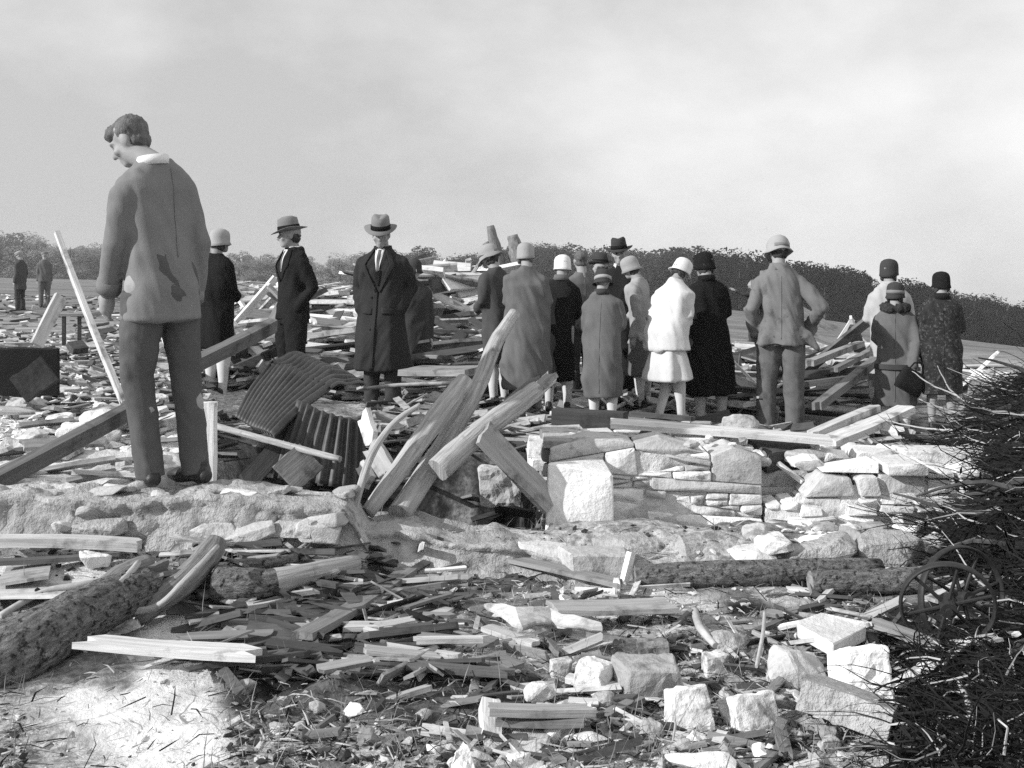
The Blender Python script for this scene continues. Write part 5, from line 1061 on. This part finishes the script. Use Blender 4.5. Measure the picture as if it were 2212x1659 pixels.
# pale panels in the lower left
pk(172, 1384, 563, 1412, .11, .035, M_WHITE, 'white board with a torn point lying across the trunk side', dz0=.14, dz1=.1, jag=.12)
def slab(px_pts, dz, th, m, name, label, cat='panel', tilt=None):
    P = [on_ground(x, y, dz if not tilt else dz + tilt[i]) for i, (x, y) in enumerate(px_pts)]; n = len(P); c = sum(P, Vector()) / n
    bm = bmesh.new(); vs = [bm.verts.new(p - c) for p in P]; f = bm.faces.new(vs); f.normal_update()
    big = max((p - c).length for p in P) > .25
    if f.normal.z < 0: bmesh.ops.reverse_faces(bm, faces=[f])
    r = bmesh.ops.extrude_face_region(bm, geom=[f]); bmesh.ops.translate(bm, verts=[e for e in r['geom'] if isinstance(e, bmesh.types.BMVert)], vec=(0, 0, -th)); bmesh.ops.recalc_face_normals(bm, faces=bm.faces)
    bmesh.ops.bevel(bm, geom=list(bm.edges), offset=min(.006, th * .3), segments=1, affect='EDGES')
    if big:
        bmesh.ops.triangulate(bm, faces=bm.faces)
        for _ in range(4): bmesh.ops.subdivide_edges(bm, edges=[e for e in bm.edges if e.calc_length() > .06], cuts=1, use_grid_fill=False); bmesh.ops.triangulate(bm, faces=[q for q in bm.faces if len(q.verts) > 3])
        for v in bm.verts:
            x_, y_ = np.asarray(v.co.x + c.x), np.asarray(v.co.y + c.y); v.co.z += .05 * float(fbm(x_, y_, 4., 3)); v.co.x += .025 * float(fbm(x_, y_ + 5, 9., 3)); v.co.y += .025 * float(fbm(x_ + 9, y_, 9., 3))
    me = bpy.data.meshes.new(name); bm.to_mesh(me); bm.free(); me.materials.append(m); o = link(bpy.data.objects.new(name, me)); o.location = c; return setp(o, label, cat)
M_SHEET = mat('whitewashed_sheet', .62, rough=.75, var=.2, scale=4, bscale=40, bump=.35, bdist=.01, dark=(.34, 5., .54, .7))
# boards in the dark hollow, left of centre
pk(652, 1374, 882, 1232, .085, .04, M_GREY, 'straight grey plank slanting up to the right over the dark ground', dz0=.07, dz1=.05, jag=.01)
pk(531, 1310, 650, 1288, .05, .025, M_PALE, 'thin pale strip below the pale ended log', dz0=.06)
slab([(437, 1278), (470, 1262), (540, 1272), (556, 1290), (530, 1302), (486, 1300)], .05, .012, M_PALE, 'board_scrap', 'leaf shaped pale board scrap left of the thin strip', 'board', tilt=[0, .03, .03, 0, 0, 0])
pk(552, 1368, 655, 1388, .16, .03, M_MID, 'wide brown grey board scrap left of the slanting plank', dz0=.05)
pk(735, 1354, 990, 1358, .075, .03, M_PALE, 'long level pale lath right of the slanting plank', dz0=.05, dz1=.04)
pk(480, 1345, 700, 1352, .07, .03, M_MID, 'level brown grey lath left of the slanting plank', dz0=.04)
pk(620, 1318, 760, 1300, .1, .03, M_DARK, 'dark plank under the slanting plank', dz0=.03)
pk(640, 1280, 800, 1255, .14, .05, M_DARK, 'dark board behind the slanting plank', dz0=.04)
pk(560, 1232, 770, 1202, .06, .03, M_DARK, 'dark narrow board on the slope of the earth bank', dz0=.04)
pk(445, 1420, 720, 1398, .05, .03, M_DARK, 'dark lath right of the torn white board', dz0=.03)
pk(560, 1300, 700, 1330, .06, .03, M_DARK, 'dark lath crossing under the slanting plank', dz0=.03)
pk(803, 1392, 845, 1408, .04, .02, M_PALE, 'tiny pale chip of board on the dark earth', dz0=.02)
pk(738, 1420, 842, 1434, .04, .02, M_PALE, 'small pale lath at the edge of the dark earth', dz0=.03)
log([on_ground(761, 1340, .03), on_ground(840, 1310, .06), on_ground(918, 1288, .05)], [.012, .012, .008], M_TWIG, 'dark thin branch right of the slanting plank', name='branch', cat='branch', n=7)
log([on_ground(850, 1312, .04), on_ground(900, 1330, .05), on_ground(945, 1348, .03)], [.012, .014, .012], M_TWIG, 'short dark branch above the level pale lath', name='branch', cat='branch', n=7)
pk(885, 1322, 960, 1328, .16, .02, M_PALE, 'short pale board right of the dark branches', dz0=.03)
# centre and right foreground, board by board
pk(1192, 1312, 1450, 1306, .16, .03, M_PALE, 'wide pale plank lying level right of centre', dz0=.07, dz1=.06, jag=.03)
slab([(1042, 1310), (1060, 1305), (1110, 1320), (1190, 1322), (1300, 1346), (1305, 1362), (1252, 1358), (1190, 1350), (1120, 1348), (1090, 1340)], .06, .02, M_PALE, 'warped_board', 'long warped pale board lying below the wide level plank', 'board', tilt=[.02, .03, .04, .03, .02, 0, 0, .0, .02, .02])
pk(1048, 1354, 1162, 1392, .06, .025, M_PALE, 'narrow pale board slanting down under the warped board', dz0=.05, dz1=.03)
pk(1052, 1418, 1108, 1446, .12, .03, M_GREY, 'small grey board scrap left of the pale rock', dz0=.04)
stone(on_ground(1166, 1496, .05), .06, .05, .04, M_STONE, 'rounded pale rock in the centre foreground', boxy=.3)
stone(on_ground(1210, 1447, .03), .033, .03, .035, M_STONE, 'small pale block behind the rounded rock', block=True, rz=.2)
stone(on_ground(1281, 1461, .045), .052, .045, .048, M_STONEW, 'white cube shaped block with a shaded right side', block=True, rz=-.5, name='block', cat='block')
stone(on_ground(1398, 1462, .055), .095, .07, .055, M_STONEG, 'rough grey block right of the white cube', block=True, rz=.15)
stone(on_ground(1411, 1408, .03), .05, .04, .035, M_STONED, 'dark grey stone behind the rough grey block', block=True)
pl((1300, 1546, 3.75), (1386, 1464, 3.95), .12, .03, M_GREY, 'grey board propped on edge in the foreground with a dark gap at its right', roll=.7, jag=.06)
pk(1224, 1464, 1348, 1486, .05, .03, M_PALE, 'narrow pale lath below the white cube', dz0=.04)
pk(1050, 1532, 1282, 1534, .055, .035, M_PALE, 'pale split timber lying level at the bottom centre', dz0=.10, dz1=.08)
pk(1060, 1552, 1266, 1556, .07, .03, M_GREY, 'grey split timber just below the pale split one', dz0=.06, dz1=.06)
pl((1062, 1640, 3.35), (1058, 1520, 3.55), .06, .05, M_PALE, 'short upright post stub left of the split timbers', roll=.2, name='post_stub', cat='post', jag=.03)
pl((1100, 1690, 3.2), (1160, 1578, 3.5), .11, .05, M_PALE, 'broad pale board end at the bottom edge of the picture', roll=.1, jag=.02)
pl((1155, 1690, 3.2), (1182, 1590, 3.48), .03, .05, M_PALE, 'narrow pale strip beside the broad board end at the bottom edge', roll=.1, jag=.02)
stone(on_ground(1000, 1648, .04), .04, .035, .06, M_STONEW, 'white stone at the bottom edge left of the post stub', boxy=.4)
stone(on_ground(1278, 1602, .02), .07, .055, .03, M_STONE, 'flat pale stone right of the broad board end', boxy=.4)
stone(on_ground(1486, 1530, .05), .065, .04, .06, M_STONE, 'tilted pale block with a small white stone leaning on it', block=True, rz=.1, rx=-.35, name='block', cat='block')
stone(on_ground(1474, 1536, .03), .022, .02, .028, M_STONEW, 'small white stone leaning on the tilted pale block', boxy=.3)
stone(on_ground(1622, 1544, .045), .07, .055, .055, M_STONE, 'wedge shaped pale block in the right foreground', block=True, rz=.35, rx=-.45, name='block', cat='block')
slab([(1722, 1338), (1772, 1322), (1872, 1340), (1868, 1352), (1800, 1392), (1722, 1350)], .11, .05, M_STONEW, 'limestone_slab', 'bright white limestone slab tilted on the big boulder', 'slab', tilt=[.0, .03, .02, .0, -.02, -.01])
stone(on_ground(1712, 1450, .05), .135, .11, .09, M_STONE, 'big cracked pale boulder left of the white square block', boxy=.35, name='boulder', cat='stone')
stone(on_ground(1862, 1458, .08), .085, .07, .085, M_STONEW, 'white squared block with a shaded right side beside the boulder', block=True, rz=.12, rx=-.3, name='block', cat='block')
stone(on_ground(2004, 1452, .03), .05, .04, .05, M_STONE, 'pale pointed stone at the edge of the dark hollow', boxy=.5)
stone(on_ground(1542, 1434, .025), .04, .034, .035, M_STONE, 'small pale cube left of the big boulder', block=True, rz=.3)
stone(on_ground(1572, 1400, .0), .1, .1, .07, M_CRUST, 'rounded earth lump behind the big boulder', boxy=.1, name='earth_lump', cat='earth lump')
plank(on_ground(1738, 1490, .12), on_ground(1930, 1560, .07), .26, .09, M_CRUST, 'thick gravelly slab tilted in front of the white squared block', 'gravelly_slab', 'slab', None, -.25, .03, .01, drng)
pk(1880, 1342, 2030, 1398, .09, .03, M_GREY, 'grey board slanting from the limestone slab into the hollow', dz0=.06, dz1=.05)
stone(on_ground(1510, 1652, .02), .12, .06, .035, M_STONEW, 'pale flat stone cut by the bottom edge', boxy=.3)
pl((1925, 1484, 3.75), (1985, 1448, 3.85), .03, .02, M_WHITE, 'torn white strip at the edge of the dark hollow', roll=.5, jag=.15, name='strip', cat='strip')
log([on_ground(1500, 1318, .02), on_ground(1512, 1355, .05), on_ground(1545, 1395, .04)], [.016, .016, .012], M_TWIGP, 'curved pale root left of the earth lump', name='root', cat='root', n=8)
log([on_ground(1652, 1322, .1), on_ground(1648, 1370, .08), on_ground(1634, 1440, .04)], [.007, .008, .006], M_TWIGP, 'thin pale twig standing in front of the big boulder', name='twig', cat='twig', n=6)
pl((1710, 1500, 3.7), (1762, 1536, 3.65), .02, .015, M_WHITE, 'white splinter under the gravelly slab', name='splinter', cat='splinter', jag=.2)
log([on_ground(2072, 1474, .1), on_ground(2092, 1520, .08), on_ground(2104, 1590, .03), on_ground(2110, 1660, .02)], [.008, .01, .012, .014], M_TWIGP, 'pale crooked branch in the dark hollow at the lower right', name='branch', cat='branch', n=7)
# the many smaller stones and scraps of the foreground
fg = 0
for i in range(125):
    x = U(960, 1950) if i < 105 else U(500, 960); y = 1270 + 400 * drng.random() ** .8
    if x < 1450 and y < 1290 and drng.random() < .6: continue
    c = on_ground(x, y); s = U(.012, .042) * (1.2 if drng.random() < .15 else 1); wd_ = drng.random() < .38
    spot = ('left of the split timbers' if x < 1040 else 'round the split timbers' if x < 1290 else 'below the rough grey block' if x < 1440 else 'round the tilted pale block' if x < 1560 else 'before the big boulder' if x < 1760 else 'by the gravelly slab') if y > 1450 else ('on the dark earth' if x < 1040 else 'under the warped board' if x < 1290 else 'behind the rough grey block' if x < 1500 else 'round the earth lump' if x < 1700 else 'behind the limestone slab')
    if wd_:
        a = drng.gauss(0, .7); L = U(.06, .22); d = Vector((math.cos(a), math.sin(a), U(-.1, .3))) * L / 2; tone = drng.choice([M_PALE, M_GREY, M_MID, M_MID])
        plank(c + Vector((0, 0, .02)) - d, c + Vector((0, 0, .025)) + d, U(.015, .05), U(.008, .02), tone, f"{'long' if L > .15 else 'short'} {'pale' if tone is M_PALE else 'grey' if tone is M_GREY else 'brown grey'} scrap of wood {spot}, {'tilted' if abs(d.z) > .02 else 'flat'}", 'board_scrap', 'board', 'wood scraps in the foreground', U(-.6, .6), .15, rng=drng)
    else:
        tone = drng.choice([M_STONE, M_STONEG, M_STONEG, M_STONEG, M_STONEW, M_STONED, M_CRUST])
        stone(c + Vector((0, 0, s * .35)), s * U(.9, 1.6), s, s * U(.5, .9), tone, f"{'fist sized' if s > .03 else 'small'} {'white' if tone is M_STONEW else 'pale' if tone is M_STONE else 'grey' if tone is M_STONEG else 'dark'} {'block like' if s * 1000 % 2 > 1 else 'rounded'} stone {spot}", rz=U(0, 3), rx=U(-.3, .3), boxy=.75 if s * 1000 % 2 > 1 else .3, group='stones in the foreground')
for i in range(70):
    x = U(430, 1000); y = U(1205, 1450); c = on_ground(x, y, U(.01, .07)); a = drng.gauss(-.1, .45); L = U(.1, .45); d = Vector((math.cos(a), math.sin(a), U(-.1, .12))) * L / 2; tone = drng.choice([M_DARK, M_DARK, M_DARK, M_MID, M_GREY, M_PALE])
    plank(c - d, c + d, U(.015, .06), U(.008, .025), tone, f"{'long' if L > .28 else 'short'} {'pale' if tone is M_PALE else 'grey' if tone is M_GREY else 'brown grey' if tone is M_MID else 'dark'} wood scrap, {'tilted' if abs(d.z) > .03 else 'flat'}, {'left' if x < 540 else 'beside' if x < 760 else 'right'} of {'the pale ended log' if y < 1260 else 'the dark board' if y < 1300 else 'the slanting plank' if y < 1350 else 'the brown grey lath' if y < 1400 else 'the torn white board'}".replace('beside of', 'beside'), 'board_scrap', 'board', 'wood scraps on the dark earth', U(-.6, .6), .15, rng=drng)

# ground litter nobody could count
def chips(name, n, m, smin, smax, reg, flat=.6, seed=1):
    rr = np.random.RandomState(seed); base = [hull_mesh(rock_pts(1, 1, flat, random.Random(seed * 9 + k), .5, 9)) for k in range(5)]
    bv = []; 
    for b in base:
        v = np.array([q.co[:] for q in b.vertices]); bv.append((v, [tuple(p.vertices) for p in b.polygons]))
    px = rr.uniform(reg[0], reg[1], n); py = reg[2] + (reg[3] - reg[2]) * rr.rand(n); Y = CH * F / (py - HY); X = (px - CX) / F * Y
    keep = (fbm(X + seed, Y, 1.6, 3) + .5 * fbm(X, Y + seed, 5., 2) + .12 * rr.randn(n) > -.05) & ~((px > 1940) & (py > 1180) & (rr.rand(n) < .85)) & ~((px > 60) & (px < 490) & (py > 1310) & (rr.rand(n) < (.97 if 'dark' in name else .7))); X, Y = X[keep], Y[keep]
    Z = gz_base(X, Y) + gz_detail(X, Y); V = []; Fc = []; o = 0
    for x, y, z in zip(X, Y, Z):
        v, f = bv[rr.randint(5)]; s = smin * (smax / smin) ** (rr.rand() ** 2.2); a = rr.uniform(0, 6.28); c, si = math.cos(a), math.sin(a); st = 1 + rr.rand()
        q = v * (s * st, s, s); tl = rr.uniform(-.4, .4); q = np.stack([q[:, 0] * c - q[:, 1] * si + x, q[:, 0] * si + q[:, 1] * c + y, q[:, 2] + q[:, 0] * tl + z + s * .25], -1)
        V.append(q); Fc += [tuple(i + o for i in t) for t in f]; o += len(q)
    ob = mesh_obj(name, np.concatenate(V), Fc, m); ob['kind'] = 'stuff'
chips('pale_rubble_chips', 4200, M_STONE, .004, .02, (-60, 2280, 1195, 1700), seed=1)
chips('grey_rubble_chips', 3200, M_STONEG, .004, .022, (-60, 2280, 1195, 1700), seed=2)
chips('dark_earth_clods', 5200, mat('dark_clod', .045, var=.4, bump=0), .005, .025, (-60, 2280, 1195, 1700), .8, seed=3)
chips('pale_rubble_chips', 2600, M_STONE, .006, .03, (1500, 2100, 960, 1250), seed=4)
chips('pale_rubble_chips', 5000, M_STONEW, .008, .05, (-60, 425, 780, 1050), seed=5)
chips('grey_rubble_chips', 1500, M_STONEG, .008, .04, (-60, 440, 850, 1050), seed=6)
chips('grey_rubble_chips', 1600, M_STONEG, .006, .03, (440, 1200, 1040, 1230), seed=8)
def splinters(name, n, m, reg, lf, wf, seed=1, up=.15):
    rr = random.Random(seed); V = []; Fc = []
    for _ in range(n):
        x = rr.uniform(reg[0], reg[1]); y = reg[2] + (reg[3] - reg[2]) * rr.random()
        if x > 1930 and y > 1180 and rr.random() < .8: continue
        if 70 < x < 490 and y > 1320 and rr.random() < .8: continue
        Y = CH * F / (y - HY); X = (x - CX) / F * Y
        c = Vector((X, Y, gz(X, Y) + .008)); a = rr.uniform(0, 6.28); L = lf(rr); w = wf(rr); d = Vector((math.cos(a), math.sin(a), rr.gauss(.05, up))) * L; s = Vector((-math.sin(a), math.cos(a), 0)) * w; u = Vector((0, 0, w)); b = len(V)
        k = d * .5 + Vector((rr.uniform(-1, 1), rr.uniform(-1, 1), rr.uniform(0, 1))) * L * .12
        V += [c - s, c + s, c + u, c + k - s, c + k + s, c + k + u, c + d]; Fc += [(b, b + 3, b + 4, b + 1), (b + 1, b + 4, b + 5, b + 2), (b + 2, b + 5, b + 3, b), (b + 3, b + 6, b + 4), (b + 4, b + 6, b + 5), (b + 5, b + 6, b + 3), (b, b + 1, b + 2)]
    o = mesh_obj(name, V, Fc, m); o['kind'] = 'stuff'
splinters('pale_splinters', 1500, M_PALE, (-40, 2250, 1195, 1690), lambda r: .02 + .1 * r.random() ** 2, lambda r: r.uniform(.001, .004), 3)
splinters('dark_twig_litter', 1300, M_TWIG, (-40, 2250, 1195, 1690), lambda r: .02 + .16 * r.random() ** 2, lambda r: r.uniform(.001, .0035), 4)
splinters('dry_grass', 5200, mat('dry_grass', .22, var=.5, scale=3, bump=0), (-40, 2250, 1200, 1700), lambda r: .02 + .05 * r.random(), lambda r: r.uniform(.0008, .0018), 5, 1.0)
splinters('dry_grass', 1500, MATS['dry_grass'], (440, 1200, 1045, 1200), lambda r: .03 + .06 * r.random(), lambda r: r.uniform(.001, .002), 6, 1.0)

# ------------------------------------------------------------------ brush and wheels at the right
def twig_mass(name, parent, n, fn, m, seed, sides=3, seg=5):
    rr = random.Random(seed); g = G()
    for _ in range(n):
        p, d, L, r = fn(rr); pts = [Vector(p)]; d = Vector(d).normalized()
        for k in range(seg):
            d = (d + Vector((rr.gauss(0, .22), rr.gauss(0, .22), rr.gauss(-.03, .18)))).normalized(); pts.append(pts[-1] + d * L / seg)
        g.tube(pts, [r * (1 - .75 * k / seg) for k in range(seg + 1)], n=sides, round_ends=False)
    o = g.obj(name, m, parent); o['kind'] = 'stuff'; return o
def mound(name, parent, offv, x0, x1, y0, y1, fn, m, step=.05):
    nx = int((x1 - x0) / step); ny = int((y1 - y0) / step); V = []; Fc = []
    for j in range(ny + 1):
        for i in range(nx + 1):
            x, y = x0 + i * step, y0 + j * step; V.append(Vector((x, y, fn(x, y))) - offv)
    for j in range(ny):
        for i in range(nx): a = j * (nx + 1) + i; Fc.append((a, a + 1, a + nx + 2, a + nx + 1))
    o = mesh_obj(name, V, Fc, m, parent, True); o['kind'] = 'stuff'; return o
M_BARKT = mat('branch_bark', .06, var=.5, scale=12, bump=.6, bdist=.01)
bp = empty('brush_pile', (2.35, 6.2, 0), 0, 'tangled dark brush pile of broken branches at the right edge', 'brush pile')
off = Vector((2.35, 6.2, 0))
def mz(x, y):
    xl = (.355 + .012 * max(0, y - 6) + .06 * max(0, min(1, (5.3 - y) / .5))) * y + .2 * float(fbm(np.asarray(x), np.asarray(y), 1.7, 2)); k = float(sstep(x, xl, xl + .6)) * float(sstep(y, 4.0, 4.8)) * (1 - float(sstep(y, 7.6, 8.6)))
    return gz(x, y) - .06 + k * (.36 + .03 * (y - 4.5)) * (1 + .5 * float(fbm(np.asarray(x), np.asarray(y), 2.6, 4))) * (1 + .25 * float(fbm(np.asarray(x), np.asarray(y), 11., 2)))
mound('rotted_leaf_heap', bp, off, 1.2, 5.2, 3.9, 8.7, mz, mat('rotted_leaves', .014, var=.6, scale=9, bscale=50, bump=1., bdist=.05))
def bpick(rr):
    y = rr.uniform(4.3, 8.2); xl = (.35 + .012 * max(0, y - 6) + .05 * max(0, min(1, (5.2 - y) / .5))) * y + .3 * rr.random() + .15 * (y < 5); x = xl + abs(rr.gauss(0, .6)); ztop = .06 + min(.34 + .03 * (y - 4.5), max(0, (x - xl)) * .7)
    z = max(gz(x, y), mz(x, y) - .08) + ztop * .6 * rr.random()
    a = rr.gauss(math.pi * .93, .9); return (Vector((x, y, z)) - off, (math.cos(a), math.sin(a) * .7, rr.gauss(-.05, .22)), rr.uniform(.15, .55), rr.uniform(.0022, .0075))
def hollow(rr):
    x = rr.uniform(1930, 2230); y = 1380 + 290 * rr.random(); p = on_ground(x, y, .01 + .12 * rr.random()); a = rr.uniform(0, 6.28); return (p - off, (math.cos(a), math.sin(a), rr.gauss(.05, .25)), rr.uniform(.08, .35), rr.uniform(.0015, .005))
twig_mass('ground_twigs', bp, 900, hollow, M_TWIG, 41)
twig_mass('pale_ground_twigs', bp, 60, hollow, M_TWIGP, 42)
twig_mass('branches', bp, 2200, bpick, M_TWIG, 31)
twig_mass('fine_twigs', bp, 4200, lambda rr: (lambda q: (q[0], q[1], q[2] * .5, q[3] * .55))(bpick(rr)), M_TWIG, 32)
twig_mass('thick_branches', bp, 60, lambda rr: (lambda q: (q[0], q[1], q[2] * 1.3, rr.uniform(.008, .02)))(bpick(rr)), M_BARKT, 35, 6, 6)
twig_mass('bare_branches', bp, 220, lambda rr: (lambda q: (q[0], q[1], q[2] * .9, q[3] * .9))(bpick(rr)), M_TWIGP, 33)
def bleaf(seed, n, m):
    rr = random.Random(seed); V = []; Fc = []
    for _ in range(n):
        p, d, L, r = bpick(rr); p = p + Vector((rr.gauss(.25, .15), rr.gauss(0, .12), -.08 * rr.random())); s = rr.uniform(.012, .04); u = Vector((rr.gauss(0, 1), rr.gauss(0, 1), rr.gauss(0, 1))).normalized(); w = u.orthogonal(); b = len(V)
        V += [p + u * s, p + w * s * .5, p - u * s, p - w * s * .5]; Fc.append((b, b + 1, b + 2, b + 3))
    o = mesh_obj('withered_leaves', V, Fc, m, bp); o['kind'] = 'stuff'
bleaf(4, 30000, mat('withered_leaf', .025, var=.5, scale=2, bump=0))
for i, (a, b, c, r_) in enumerate((((2080, 860, 8.6), (2010, 830, 8.7), (1970, 802, 8.8), .008), ((2110, 905, 8.2), (2030, 880, 8.3), (1985, 862, 8.4), .009), ((2130, 885, 7.9), (2060, 850, 8.1), (2025, 790, 8.2), .008), ((2100, 930, 7.6), (2000, 925, 7.8), (1900, 905, 8.0), .008), ((2090, 1000, 7.), (1990, 985, 7.1), (1900, 975, 7.2), .008), ((2010, 1108, 6.2), (1950, 1112, 6.2), (1896, 1126, 6.2), .012))):
    log([pt(*a), pt(*b), pt(*c)], [r_, r_ * .8, r_ * .3], M_TWIGP if i < 4 else M_TWIG, ['highest bare branch reaching left over the printed dress', 'second bare branch reaching left below the printed dress', 'steep bare branch rising at the hem of the printed dress', 'level bare branch reaching to the girl with the handbag', 'dark branch lying toward the loose stones', 'thick dark branch lying below the broken wall'][i], name='branch', cat='branch', group='branches reaching out of the brush', n=6, sub=6, wob=.5)
M_RIM = mat('rusted_wheel_iron', .022, rough=.6, var=.4, scale=12, bscale=60, bump=.3, bdist=.004, spec=.35)
def wheel(c, r, rx, rz, ns, label, tr=.011):
    w = empty('iron_wheel', c, 0, label, 'wheel', 'iron wheels in the brush'); w.rotation_euler = (rx, 0, rz)
    def ring(name, rr_, tube_r, flat, n=44):
        rs = []
        for i in range(n):
            a = 2 * math.pi * i / n; u = Vector((math.cos(a), 0, math.sin(a))); rs.append([u * (rr_ + tube_r * math.cos(b) * flat) + Vector((0, tube_r * 1.8 * math.sin(b), 0)) for b in [2 * math.pi * k / 8 for k in range(8)]])
        g = G(); g.rings(rs + [rs[0]], cap=False); g.obj(name, M_RIM, w, True)
    ring('rim', r, tr, .7)
    g = G(); g.tube([(0, -.045, 0), (0, .045, 0)], [.03, .03], n=14, round_ends=False); g.tube([(0, -.06, 0), (0, .06, 0)], [.014, .014], n=10, round_ends=False); g.obj('hub', M_RIM, w)
    for i in range(ns):
        a = 2 * math.pi * (i + .3) / ns; g = G(); g.tube([(math.cos(a) * .028, 0, math.sin(a) * .028), (math.cos(a) * r * .985, 0, math.sin(a) * r * .985)], [.008, .0065], n=7, round_ends=False); g.obj('spoke', M_RIM, w)
wheel(pt(2047, 1308, 4.35), .168, math.radians(12), math.radians(-14), 6, 'front iron wheel standing tilted in the brush at the right')
wheel(pt(2078, 1292, 4.6), .198, math.radians(-8), math.radians(20), 8, 'rear iron wheel with a pale worn rim behind the front one')
for i in range(30):
    x, y = U(1650, 2200), U(1255, 1440); c = on_ground(x, y, .03); a = U(-1.5, 1.5); L = U(.08, .35); d = Vector((math.cos(a), math.sin(a), U(-.1, .5))) * L / 2; tone = drng.choice([M_PALE, M_GREY, M_WHITE, M_DARK])
    plank(c - d, c + d, U(.015, .045), .015, tone, f"{'long' if L > .2 else 'short'} {'white' if tone is M_WHITE else 'pale' if tone is M_PALE else 'grey' if tone is M_GREY else 'dark'} stick of broken wood {'under the wheels' if x > 1930 else 'behind the limestone slab'}, {'upright' if d.z > L * .18 else 'flat'}", 'stick', 'stick', 'broken sticks round the wheels', U(-.6, .6), .2, rng=drng)

# ------------------------------------------------------------------ where several things of one kind still read alike, say which by place
from collections import defaultdict
dd = defaultdict(list)
for o in COL.objects:
    if o.parent is None and 'label' in o: dd[o['label']].append(o)
ORD = ['leftmost', 'second from left', 'third from left', 'fourth from left', 'fifth from left', 'sixth from left', 'seventh from left', 'eighth from left']
for lab, os_ in dd.items():
    if len(os_) > 1:
        os_.sort(key=lambda o: o.matrix_world.translation.x / max(.5, o.matrix_world.translation.y) if o.parent is None else 0)
        for i, o in enumerate(os_):
            w = 'rightmost' if i == len(os_) - 1 else ORD[i] if i < len(ORD) else None
            if w and len((w + ' ' + lab).split()) <= 16: o['label'] = f'{w} {lab}'
